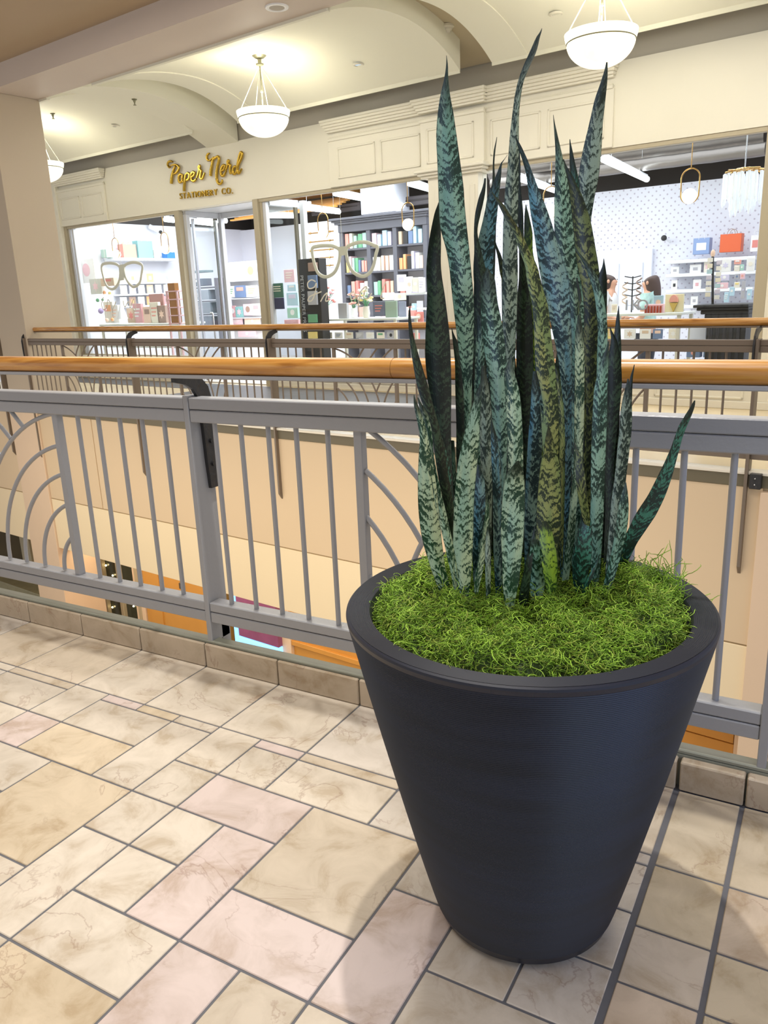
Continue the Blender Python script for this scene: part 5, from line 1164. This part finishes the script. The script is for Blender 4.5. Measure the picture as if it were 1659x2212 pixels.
for x, y, r, c, lb in toys:
    s, z = T(*GA(x, y), 9.12); rr = r/5.184*9.2/1708*1.1
    o = thing('toy', lb+' hanging in the left shop window', 'toy', (s, 9.12, z-rr), 'far', None)
    if 'star' in lb: obj('star', MB().prism_y([(s+(rr if k % 2 == 0 else rr*.5)*math.cos(math.pi*k/5+1.57), z+(rr if k % 2 == 0 else rr*.5)*math.sin(math.pi*k/5+1.57)) for k in range(10)], 9.10, 9.14), pm(c), o)
    else: obj('ball', MB().ball((s, 9.12, z), rr, 16, 10), pm(c), o, smooth=True)
    obj('thread', MB().tube([(s, 9.12, z+rr), (s, 9.12, 2.5)], .0015, 4), WARMW, o)
for i, (x, c) in enumerate([(700, 'cream'), (760, 'white'), (950, 'tan'), (1020, 'rose'), (1130, 'peach'), (1210, 'cream'), (1290, 'brown')]):
    card(GA, x-35, 1200+(i*37) % 90, x+35, 1440, 9.25, c, 'gift_pack', '%s gift pack, %s from the left on the left window table' % (c, ORD[i]), 'gift', 'gift packs on the left window table', .06, 0, ['orange', 'peach', 'red', 'white', 'brown', 'coral', 'peach'][i])
card(GA, 1170, 1110, 1300, 1330, 9.35, '#b98d88', 'gift_box', 'large dusty rose panel standing on the left window table', 'box', None, .03)
# -- doorway view: bookcase, cards
for (x0, y0, x1, y1, c, ac, nm, lb) in [(160, 1170, 360, 1290, '#8c93a0', 'grey', 'stacking_crate', 'upper grey crate of the dark rack seen through the doorway'), (185, 1310, 380, 1440, '#7d8490', 'grey', 'stacking_crate', 'middle grey crate of the dark rack seen through the doorway'), (195, 1470, 395, 1590, '#6f7684', 'grey', 'stacking_crate', 'lower grey crate of the dark rack seen through the doorway'), (140, 1045, 290, 1135, '#5f6876', 'white', 'stacking_crate', 'dark crate on top of the rack seen through the doorway'), (160, 950, 310, 985, '#6a7a80', None, 'wall_bracket', 'short dark bracket on the wall above the rack in the doorway')]:
    card(GB, x0, y0, x1, y1, 11.0, c, nm, lb, 'crate' if 'crate' in nm else 'bracket', None, .25, 0, ac)
a = T(*GB(140, 1600), 11.0); b = T(*GB(410, 1040), 11.0)
rk0 = thing('crate_rack', 'dark open rack holding grey crates seen through the shop doorway', 'rack', ((a[0]+b[0])/2, 11.1, FZ), 'far')
for x in (a[0]-.03, b[0]+.05): obj('upright', MB().bbox(x-.015, x+.015, 11.0, 11.28, FZ, b[1], .003), DKGREY, rk0)
for y in (1140, 1294, 1444, 1594): z = T(*GB(270, y), 11.0)[1]; obj('shelf', MB().bbox(a[0]-.03, b[0]+.05, 11.0, 11.28, z-.03, z-.004, .003), DKGREY, rk0)
dw = [(780, 870, 890, 1060, 'white', 'yellow', 'white card with gold figures'), (660, 1120, 775, 1260, 'navy', 'coral', 'blue card with an orange figure'), (790, 1120, 905, 1255, 'white', 'yellow', 'white card with a yellow band'), (590, 1130, 650, 1255, 'cream', 'green', 'cream card with green leaves'), (605, 1350, 665, 1480, 'rose', 'white', 'rose card'), (670, 1360, 745, 1480, 'teal', 'pink', 'teal and pink card'), (760, 1330, 850, 1460, 'pink', 'brown', 'pink card with a brown spine'), (855, 1325, 935, 1460, 'cream', 'rose', 'cream card with roses'), (620, 1490, 740, 1560, 'pink', 'white', 'long pink card'), (770, 1490, 940, 1560, 'peach', 'white', 'long peach card'), (700, 1630, 890, 1700, 'pink', 'white', 'low pink pack')]
for (x0, y0, x1, y1, c, ac, lb) in dw: card(GB, x0, y0, x1, y1, 11.5, c, 'greeting_card', lb+' on the rack seen through the shop doorway', 'card', None, .02, 0, ac)
a = T(*GB(580, 1270), 11.52); b = T(*GB(950, 1270), 11.52)
rk = thing('card_rack', 'white card rack seen through the shop doorway', 'rack', ((a[0]+b[0])/2, 11.6, FZ), 'far')
obj('back_board', MB().bbox(a[0], b[0], 11.62, 11.66, FZ, T(*GB(750, 850), 11.5)[1], .004), WHITE, rk)
for y in (1065, 1265, 1482, 1565): z = T(*GB(750, y), 11.5)[1]; obj('ledge', MB().bbox(a[0], b[0], 11.48, 11.62, z-.02, z, .003), WHITE, rk)
# narrow pane: cards
for (x0, y0, x1, y1, c, ac, lb) in [(1250, 1110, 1340, 1190, 'sky blue', 'white', 'sky blue pack'), (1245, 1200, 1360, 1350, 'sky blue', 'lavender', 'pale blue pack'), (1250, 1370, 1360, 1490, 'mint', 'white', 'mint pack'), (1215, 1505, 1370, 1560, 'rose', 'pink', 'low rose pack'), (1215, 940, 1320, 1090, 'pink', 'cream', 'pink blossom pack')]: card(GB, x0, y0, x1, y1, 9.9, c, 'gift_pack', lb+' seen through the narrow left pane of the middle window', 'gift', None, .06, 0, ac)
# door leaf with D handle
o = thing('glass_door', 'open glass door with chrome D handle at the left of the doorway alcove', 'door', (-10.2, 9.05, FZ), 'far')
obj('door_pane', MB().box(-10.215, -10.205, 8.82, 9.26, FZ+.02, 2.42), GLASS, o)
for ty in (8.78, 9.26): obj('stile', MB().bbox(-10.23, -10.19, ty, ty+.04, FZ+.01, 2.44, .003), CHROME, o)
obj('handle', MB().tube([(-10.20, 8.98, .45), (-10.14, 8.98, .47), (-10.14, 8.98, .98), (-10.15, 8.98, 1.0), (-10.20, 8.98, 1.0)], .014, 10), CHROME, o, smooth=40)
# -- right window
zt_ = table(GM, 120, 865, 925, 9.5, 'pale display table with cards and a cake behind the right window', 'white', .55)
card(GM, 705, 745, 885, 915, 9.55, '#f0e8c4', 'ice_cream_print', 'cream print of an ice cream cone on the right window table', 'print', None, .03)
s, z = T(*GM(790, 870), 9.54)
ic = thing('ice_cream_cutout', 'coral and gold ice cream cone cutout on the cream print', 'decoration', (s, 9.53, z-.03), 'far')
obj('cone', MB().prism_y([(s-.045, z+.05), (s+.045, z+.05), (s, z-.05)], 9.52, 9.548), mat('cone_gold', '#d0b25a', .5), ic); obj('scoop', MB().prism_y([(s+.05*math.cos(q), z+.06+.08*max(0, math.sin(q))) for q in [math.pi*i/10 for i in range(11)]], 9.52, 9.548), pm('coral'), ic)
card(GM, 600, 760, 695, 900, 9.62, '#9fc0d0', 'greeting_card', 'blue-grey card between the woman and the ice cream print', 'card', None, .02, 0, 'tan')
ck = thing('cake_stand_box', 'pink box with a row of red-brown candles on the right window table', 'box', (T(*GM(590, 920), 9.5)[0], 9.52, T(*GM(590, 925), 9.5)[1]), 'far')
a = T(*GM(505, 925), 9.5); b = T(*GM(680, 840), 9.5); obj('pink_box', MB().bbox(a[0], b[0], 9.55, 9.65, a[1], b[1], .004), pm('pink'), ck)
for k in range(6): x = a[0]+(b[0]-a[0])*(k+.5)/6.2; obj('candle', MB().tube([(x, 9.54, a[1]), (x, 9.54, b[1]-.02)], .011, 8), mat('candle_red', '#b0492f', .4), ck)
# silver letters among ribbons
for i, ch in enumerate('IKO'):
    p = T(*GM(345+i*55, 895), 9.5); o = obj('silver_letter', text_mesh(ch, .17, .012, (p[0], 9.48, p[1])), CHROME, None, 'far'); tag(o, 'standing silver letter %s on the right window table, in front of the women' % ch, 'letter')
def rack(G, x, y0, y1, t):
    p = T(*G(x, y1), t); q = T(*G(x, y0), t); o = thing('jewellery_tree', 'black jewellery tree hung with brown ribbons on the right window table', 'stand', (p[0], t, p[1]), 'far')
    obj('pole', MB().tube([(p[0], t, p[1]), (p[0], t, q[1])], .008, 8), BLACK, o)
    for k in range(4): z = p[1]+(q[1]-p[1])*(.45+.17*k); obj('arm', MB().tube([(p[0]-.10, t, z+.02), (p[0], t, z), (p[0]+.10, t, z+.02)], .006, 6), BLACK, o)
    for k in range(7): z = p[1]+(q[1]-p[1])*(.95-.10*k); sx = p[0]+(-.09 if k % 2 else .08); obj('ribbon', MB().tube([(sx+.03*math.cos(w*.8), t-.01+.02*math.sin(w*.8), z-.012*w) for w in range(9)], [(.012, .003)]*9, 6), pm('tan' if k % 2 else 'brown'), o)
rack(GM, 400, 585, 915, 9.75)
for (x0, y0, x1, y1, c, ac, lb) in [(215, 840, 270, 920, 'cream', 'tan', 'small cream card'), (180, 1065, 240, 1160, 'yellow', 'pink', 'yellow and pink card'), (330, 1070, 440, 1160, 'white', 'tan', 'white card with a brown palm'), (475, 1070, 580, 1160, 'white', 'tan', 'second white card with a brown palm'), (595, 1070, 690, 1160, 'navy', 'peach', 'blue card with a peach figure'), (740, 1065, 830, 1160, 'cream', 'white', 'cream card with white flowers')]: card(GM, x0, y0, x1, y1, 9.55, c, 'greeting_card', lb+' on the low shelf of the right window table', 'card', None, .015, 0, ac)
card(GM, 935, 1060, 1090, 1165, 9.5, '#e6ebf8', 'white_panel', 'plain white panel left of the black pedestal', 'panel', None, .02)
for x0, x1, c, lb in [(905, 1035, 'navy', 'navy patterned basket liner'), (1060, 1195, 'navy', 'second navy patterned basket liner')]: card(GM, x0, 1255, x1, 1330, 9.3, c, 'gift_pack', lb+' low behind the far railing', 'gift', None, .1, 0, 'coral')
# black pedestal with moulded top
a = T(*GM(980, 850), 9.15); b = T(*GM(1490, 835), 9.15); z = (a[1]+b[1])/2
pd = thing('pedestal', 'black moulded pedestal at the right end of the right window', 'pedestal', ((a[0]+b[0])/2, 9.35, FZ), 'far')
for k, (d, z0c, z1c) in enumerate([(0, z-.03, z), (.035, z-.06, z-.03), (.075, z-.10, z-.06), (.115, z-.15, z-.10)]): obj('moulding', MB().bbox(a[0]+d, b[0]-.0, 9.10+d*.4, 9.6, z0c, z1c, .006), BLACK, pd)
obj('shaft', MB().bbox(a[0]+.14, b[0]-.02, 9.16, 9.58, FZ, z-.15, .005), BLACK, pd)
for k in range(5): x = a[0]+.17+k*.07; obj('flute', MB().bbox(x, x+.035, 9.15, 9.165, .05, z-.2, .004), mat('black_gloss', '#34343a', .3), pd)
# totem of tags: pole and hung cards on the pedestal
p = T(*GM(1150, 830), 9.3); q = T(*GM(1150, 400), 9.3)
tt = thing('tag_spinner', 'black spinner pole hung with small white tags on the black pedestal', 'stand', (p[0], 9.3, z), 'far')
obj('pole', MB().tube([(p[0], 9.3, z), (q[0], 9.3, q[1])], .014, 10), BLACK, tt); obj('finial', MB().ball((q[0], 9.3, q[1]+.03), .025, 12, 8, 1.6), pm('peach'), tt)
for k in range(14):
    zz = z+.05+(q[1]-z-.08)*k/14; sd_ = -1 if k % 2 else 1
    obj('hung_tag', MB().bbox(p[0]+sd_*.02, p[0]+sd_*.075, 9.26, 9.268, zz, zz+.045, .001), pm(['white', 'cream', 'lavender', 'white', 'sky blue'][k % 5]), tt)
# keepsakes right of the pole
for i, (x0, y0, x1, y1, c, ac, lb) in enumerate([(1215, 420, 1320, 545, 'white', 'lavender', 'white card with a wreath'), (1345, 430, 1410, 475, 'coral', 'white', 'little coral house ornament'), (1345, 480, 1400, 540, 'cream', 'white', 'round cream ornament'), (1400, 475, 1435, 530, 'mint', 'white', 'mint ornament'), (1455, 410, 1540, 540, 'white', 'cream', 'blank white card'), (1215, 565, 1300, 625, 'lavender', 'white', 'lavender card'), (1350, 560, 1395, 610, 'grey', 'navy', 'slate ornament'), (1400, 555, 1445, 610, 'pink', 'coral', 'pink ornament'), (1185, 640, 1290, 700, 'pink', 'white', 'long pink card'), (1345, 635, 1400, 690, 'cream', 'yellow', 'cream ornament with gold rim'), (1405, 625, 1455, 790, 'grey', 'lavender', 'tall grey book'), (1300, 680, 1350, 765, 'sky blue', 'white', 'blue bottle'), (1250, 730, 1300, 825, 'sky blue', 'white', 'pale blue tag'), (1460, 700, 1510, 800, 'sky blue', 'white', 'light blue pouch')]):
    card(GM, x0, y0, x1, y1, 10.4, c, 'keepsake', lb+' on the stand right of the spinner pole', 'gift', None, .03, 0, ac)
# wall shelves on the dotted wall with bags on top
WT = 12.95
ys4 = [(715, 440, 1545, 370), (715, 565, 1545, 545), (715, 710, 1520, 690), (870, 850, 1520, 850)]
for i, (x0, y0, x1, y1) in enumerate(ys4):
    a = T(*GM(x0, y0), WT); b = T(*GM(x1, y1), WT); z = a[1]
    o = obj('wall_shelf', MB().bbox(a[0], b[0], WT, WT+.33, z-.05, z, .005), WHITE, None, 'far'); tag(o, '%s white shelf from the top on the dotted wall' % ORD[i], 'shelf', 'white shelves on the dotted wall')
for i, (x0, y0, x1, y1, c, ac, lb) in enumerate([(745, 475, 825, 545, 'white', 'grey', 'white card with grey letters'), (920, 460, 1030, 545, 'white', 'grey', 'white card with two small figures'), (1050, 430, 1110, 545, 'cream', 'pink', 'cream card with pink stripes'), (750, 600, 810, 690, 'white', 'black', 'white figure of a rabbit'), (950, 600, 1030, 690, 'white', 'rose', 'white plush with rose nose'), (930, 740, 1000, 820, 'white', 'grey', 'small white card with grey words')]):
    s0 = T(*GM(x0, y0), WT); row = min(range(4), key=lambda k: abs(T(*GM(x0, y1+15), WT)[1]-T(*GM(ys4[k][0], ys4[k][1]), WT)[1])); zz = T(*GM(ys4[row][0], ys4[row][1]), WT)[1]
    a = T(*GM(x0, y1), WT); b = T(*GM(x1, y0), WT); o = thing('greeting_card', lb+' on a shelf of the dotted wall', 'card', ((a[0]+b[0])/2, WT+.1, zz), 'far')
    obj('sheet', MB().bbox(a[0], b[0], WT+.09, WT+.11, zz+.001, zz+(b[1]-a[1]), .003), pm(c), o); w = b[0]-a[0]; h = b[1]-a[1]; obj('printed_motif', MB().bbox(a[0]+w*.3, b[0]-w*.3, WT+.086, WT+.091, zz+h*.3, zz+h*.65, .001), pm(ac), o)
zt0 = T(*GM(715, 440), WT)[1]
gift_bag(GM, 965, 225, 1125, 385, WT, '#8ea6d4', 'periwinkle blue gift bag with white letters on the dotted wall shelf', 'white')
gift_bag(GM, 1210, 185, 1420, 365, WT, '#e4683c', 'orange gift bag on the dotted wall shelf', None)
gift_bag(GM, 1490, 200, 1590, 360, WT, '#eceaf0', 'white gift bag with a red square at the right end of the dotted wall shelf', 'red')
# panelled door in the dotted wall
a = T(*GM(95, 360), 13.25); b = T(*GM(600, 330), 13.25)
dr = MB().bbox(a[0], b[0], 13.24, 13.31, FZ, a[1], .01)
dw_ = b[0]-a[0]
for k in (0, 1):
    x0 = a[0]+.12+k*(dw_-.12)/2
    for z0d, z1d in ((.15, .75), (.85, a[1]-.2)): dr.bbox(x0, x0+(dw_-.4)/2, 13.22, 13.245, z0d, z1d, .015)
struct('door_1', dr, mat('door_white', '#e6eaf6', .45), 'far')
cmr = T(*GM(710, 232), 13.2); o = thing('security_camera', 'tiny black and white security camera on the dotted wall', 'camera', (cmr[0], 13.15, cmr[1]), 'far'); obj('housing', MB().ball((cmr[0], 13.15, cmr[1]), .045, 14, 8), BLACK, o, smooth=True); obj('mount', MB().tube([(cmr[0]+.05, 13.29, cmr[1]-.05), (cmr[0], 13.17, cmr[1])], .02, 8), WHITE, o)
cm2 = TS(GA, 1215, 430, -13.9); o = thing('security_camera', 'white security camera high on the left shop wall', 'camera', (-13.85, cm2[0], cm2[1]), 'far'); obj('housing', MB().tube([(-13.9, cm2[0]-.12, cm2[1]+.12), (-13.75, cm2[0], cm2[1]+.02)], .05, 12), WHITE, o, smooth=40); obj('lens', MB().ball((-13.72, cm2[0]+.01, cm2[1]), .035, 12, 8), BLACK, o, smooth=True)
# crystal chandelier
cx_, cz_ = T(*GJ(1460, 400), 9.25); r_c = .19
ch = thing('chandelier', 'chandelier of hanging crystal rods with gilt twig frame, top right shop window', 'chandelier', (cx_, 9.25, cz_-.4), 'far')
for k in range(7):
    a_ = k*.9; obj('gilt_twig', MB().tube([(cx_+r_c*math.cos(a_), 9.25+r_c*math.sin(a_), cz_+.0), (cx_+r_c*.4*math.cos(a_+1), 9.25+r_c*.4*math.sin(a_+1), cz_+.03), (cx_+r_c*math.cos(a_+2.2), 9.25+r_c*math.sin(a_+2.2), cz_+.015)], .008, 6), BRASS, ch)
CRY = mat('crystal_rod', '#e9f0fb', .12, emit=.25)
for k in range(34):
    a_ = 2*math.pi*k/34*2.0; rr = r_c*(1 if k < 17 else .6); L_ = random.uniform(.26, .34) if k < 17 else random.uniform(.36, .44); x, y = cx_+rr*math.cos(a_), 9.25+rr*math.sin(a_)
    obj('crystal_rod', MB().tube([(x, y, cz_-.01), (x, y, cz_-L_*.9), (x, y, cz_-L_)], [.014, .016, .004], 6), CRY, ch)
obj('suspension_rod', MB().tube([(cx_, 9.25, cz_), (cx_, 9.25, 3.9)], .006, 6), CHROME, ch)

# ================================================================== PEOPLE behind the shop table
def skin_mesh(name, joints, bones, m, parent, sub=2):
    me = bpy.data.meshes.new(name); fr_, lc = ORG[parent.name]
    me.from_pydata([(p[0]-lc[0], p[1]-lc[1], p[2]-lc[2]) for p, r in joints], bones, [])
    o = bpy.data.objects.new(name, me); COL.objects.link(o)
    o.modifiers.new('skin', 'SKIN'); sd_ = o.modifiers.new('sub', 'SUBSURF'); sd_.levels = sd_.render_levels = sub
    for i, (p, r) in enumerate(joints):
        v = me.skin_vertices[0].data[i]; v.radius = r if isinstance(r, tuple) else (r, r); v.use_root = (i == 0)
    dg = bpy.context.evaluated_depsgraph_get(); m2 = bpy.data.meshes.new_from_object(o.evaluated_get(dg)); bpy.data.objects.remove(o)
    m2.materials.clear(); m2.materials.append(m); m2.polygons.foreach_set('use_smooth', [True]*len(m2.polygons))
    q = bpy.data.objects.new(name, m2); COL.objects.link(q); q.parent = parent; ORG[q.name] = (fr_, lc); return q
SKIN = mat('skin_tone', '#d9a78c', .5); HAIR = mat('brown_hair', '#4a3630', .45, bump=.5, bscale=40)
def person(px, py, t, label, shirt, face=-1, hair=HAIR):
    """px,py: middle of the head; face: -1 looks towards -s, +1 towards +s"""
    s, zh = T(px, py, t); f = face; H = zh+.11; zf = H-1.62
    P = lambda ds, dt, z: (s+ds*f, t+dt, zf+z)
    o = thing('person', label, 'person', (s, t, FZ), 'far'); zf_floor = FZ-zf
    J = [(P(-.02, 0, .92), (.13, .10)), (P(-.01, 0, 1.08), (.105, .085)), (P(-.01, 0, 1.25), (.12, .10)), (P(-.02, 0, 1.36), (.08, .06)), (P(0, 0, 1.42), .045), (P(.012, 0, 1.49), (.062, .075)), (P(.012, 0, 1.56), (.068, .085)),
         (P(-.02, .16, 1.34), .052), (P(-.01, .20, 1.10), .04), (P(.14, .16, 1.02), .03), (P(.22, .13, 1.05), .022),
         (P(-.02, -.16, 1.34), .052), (P(0, -.20, 1.10), .04), (P(.16, -.14, 1.03), .03), (P(.24, -.11, 1.07), .022),
         (P(-.02, .09, .84), .09), (P(.0, .10, .46), .058), (P(-.02, .10, .08), .038), (P(.08, .10, .03), .03),
         (P(-.02, -.09, .84), .09), (P(.0, -.10, .46), .058), (P(-.02, -.10, .08), .038), (P(.08, -.10, .03), .03)]
    B = [(0, 1), (1, 2), (2, 3), (3, 4), (4, 5), (5, 6), (3, 7), (7, 8), (8, 9), (9, 10), (3, 11), (11, 12), (12, 13), (13, 14), (0, 15), (15, 16), (16, 17), (17, 18), (0, 19), (19, 20), (20, 21), (21, 22)]
    for hand, sgn in ((10, 1), (14, -1)):
        hx = J[hand][0]
        for k in range(5):
            L_ = [.028, .04, .044, .04, .032][k]; dy = (k-2)*.011*sgn; J.append(((hx[0]+f*.012, hx[1]+dy, hx[2]), .008)); J.append(((hx[0]+f*(.012+L_), hx[1]+dy*1.2, hx[2]-.004), .007)); J.append(((hx[0]+f*(.012+L_*1.5), hx[1]+dy*1.2, hx[2]-.02), .006)); n = len(J); B += [(hand, n-3), (n-3, n-2), (n-2, n-1)]
    body_ = skin_mesh('body', J, B, SKIN, o)
    obj('nose', MB().lathe([(.001, .0), (.008, .004), (.007, .018), (.002, .032)], s+f*.082, t, zf+1.505, 10), SKIN, body_, smooth=True)
    obj('mouth', MB().bbox(s+f*.070, s+f*.083, t-.022, t+.022, zf+1.474, zf+1.482, .003), mat('lips', '#b5655a', .4), body_)
    for k in (-1, 1):
        obj('eye', MB().ball((s+f*.072, t+k*.03, zf+1.545), .007, 10, 6), mat('eye_dark', '#3a2b26', .2), body_, smooth=True)
        obj('ear', MB().ball((s-f*.005, t+k*.078, zf+1.525), .018, 10, 6, 1.4), SKIN, body_, smooth=True)
    TR = [(P(-.02, 0, .90), (.15, .12)), (P(-.01, 0, 1.08), (.125, .10)), (P(-.01, 0, 1.25), (.135, .115)), (P(-.02, 0, 1.36), (.095, .075)), (P(-.02, .16, 1.35), .066), (P(-.01, .20, 1.18), .056), (P(-.02, -.16, 1.35), .066), (P(-.01, -.20, 1.18), .056)]
    skin_mesh('shirt', TR, [(0, 1), (1, 2), (2, 3), (3, 4), (4, 5), (3, 6), (6, 7)], shirt, o)
    HR = [(P(-.012, 0, 1.61), (.088, .10)), (P(-.040, 0, 1.54), (.092, .108)), (P(-.065, 0, 1.44), (.07, .105)), (P(-.075, 0, 1.34), (.055, .10)), (P(-.075, 0, 1.25), (.03, .08))]
    skin_mesh('hair', HR, [(0, 1), (1, 2), (2, 3), (3, 4)], hair, o)
    skin_mesh('trousers', [(P(-.02, 0, .92), (.15, .12)), (P(-.02, .09, .82), .10), (P(0, .10, .46), .07), (P(-.02, .10, .12), .055), (P(-.02, -.09, .82), .10), (P(0, -.10, .46), .07), (P(-.02, -.10, .12), .055)], [(0, 1), (1, 2), (2, 3), (0, 4), (4, 5), (5, 6)], mat('dark_trousers', '#3b3f4c', .6), o)
    return o
person(*GM(562, 655), 10.6, 'person with long brown hair and pale teal shirt, seen in profile behind the cards', mat('teal_shirt', '#b9dcd8', .6, noise=.3, nscale=30), -1)
person(*GM(212, 640), 10.6, 'person with long brown hair and white top, turned away beside the plant leaves', mat('white_top', '#eef0f4', .6), 1)

# ================================================================== LOWER LEVEL SHOPFRONTS
def L2(x0, y0, x1, y1, name, label, cat, m, t=LT-.02, d=.04):
    a = T(x0, y1, t); b = T(x1, y0, t); o = obj(name, MB().bbox(min(a[0], b[0]), max(a[0], b[0]), t, t+d, min(a[1], b[1]), max(a[1], b[1]), .004), m, None, 'far'); return tag(o, label, cat)
g0 = T(217, 1215, LT)[0]; g1 = T(290, 1240, LT)[0]
gd = thing('glass_door', 'glass shop door with strings of small warm lights on the lower level', 'door', ((g0+g1)/2, LT, -4.45), 'far')
obj('dark_pane', MB().bbox(g0-.02, g1+.02, LT+.05, LT+.06, -4.45, -1.9), mat('dark_reflecting_glass', '#3a3f36', .08), gd)
for x in (g0-.03, (g0+g1)/2-.03, g1): obj('stile', MB().bbox(x, x+.07, LT-.01, LT+.05, -4.45, -1.9, .004), mat('door_stile', '#b3a68c', .4), gd)
BULB = mat('warm_fairy_bulb', (1, .8, .4), .3, emit=8)
for k in range(9): obj('fairy_bulb', MB().ball((g0+.08+(k*.137) % (g1-g0-.12), LT+.03, -2.45-.13*k), .014, 8, 6), BULB, gd, smooth=True)
sc0 = T(500, 1290, LT-.1); sc1 = T(604, 1395, LT-.1)
sg2 = thing('lit_poster_case', 'purple lit poster case edged with blue light on the lower level', 'sign', ((sc0[0]+sc1[0])/2, LT-.05, -2.95), 'far')
obj('poster', MB().bbox(sc0[0]+.07, sc1[0]-.02, LT-.10, LT-.02, -2.82, -1.95, .004), mat('purple_poster', '#8d4f7a', .4, noise=.4, nscale=5), sg2)
obj('blue_edge', MB().bbox(sc0[0], sc0[0]+.06, LT-.11, LT-.02, -2.95, -1.95, .004), LEDB, sg2); obj('blue_edge', MB().bbox(sc0[0]+.06, sc1[0]-.02, LT-.11, LT-.02, -2.93, -2.83, .004), LEDB, sg2)
obj('casing', MB().bbox(sc0[0], sc1[0]-.06, LT-.02, LT+.03, -3.4, -1.9, .004), mat('white_casing', '#e6e6dc', .4), sg2)
tp_ = L2(387, 1262, 396, 1272, 'wall_switch', 'small dark plate on the orange wooden panel downstairs', 'switch plate', mat('switch_plate', '#4a4038', .4), LT-.0)
L2(52, 1160, 60, 1225, 'window_mullion', 'pale mullion of the dark shop window on the lower level', 'window frame', mat('grey_mullion', '#9c9682', .4), LT)
o = obj('stone_ledge', MB().bbox(-14, -10.94, LT-.2, LT+.3, -3.6, -3.15, .01), mat('grey_stone', '#8c8a72', .5, noise=.3, nscale=6), None, 'far'); tag(o, 'grey mottled stone ledge at the far left on the lower level', 'ledge')
fx = T(1645, 1020, 5.33); o = thing('steel_box', 'small dark bolted steel box on the slab edge at the far right', 'bracket box', (-1.09, 5.34, -.12), 'far')
obj('box', MB().bbox(-1.10, -1.03, 5.325, 5.37, -.10, .0, .004), IRON, o)
for k in (0, 1): obj('bolt', MB().ball((-1.065, 5.322, -.07+.04*k), .006, 8, 6), CHROME, o, smooth=True)
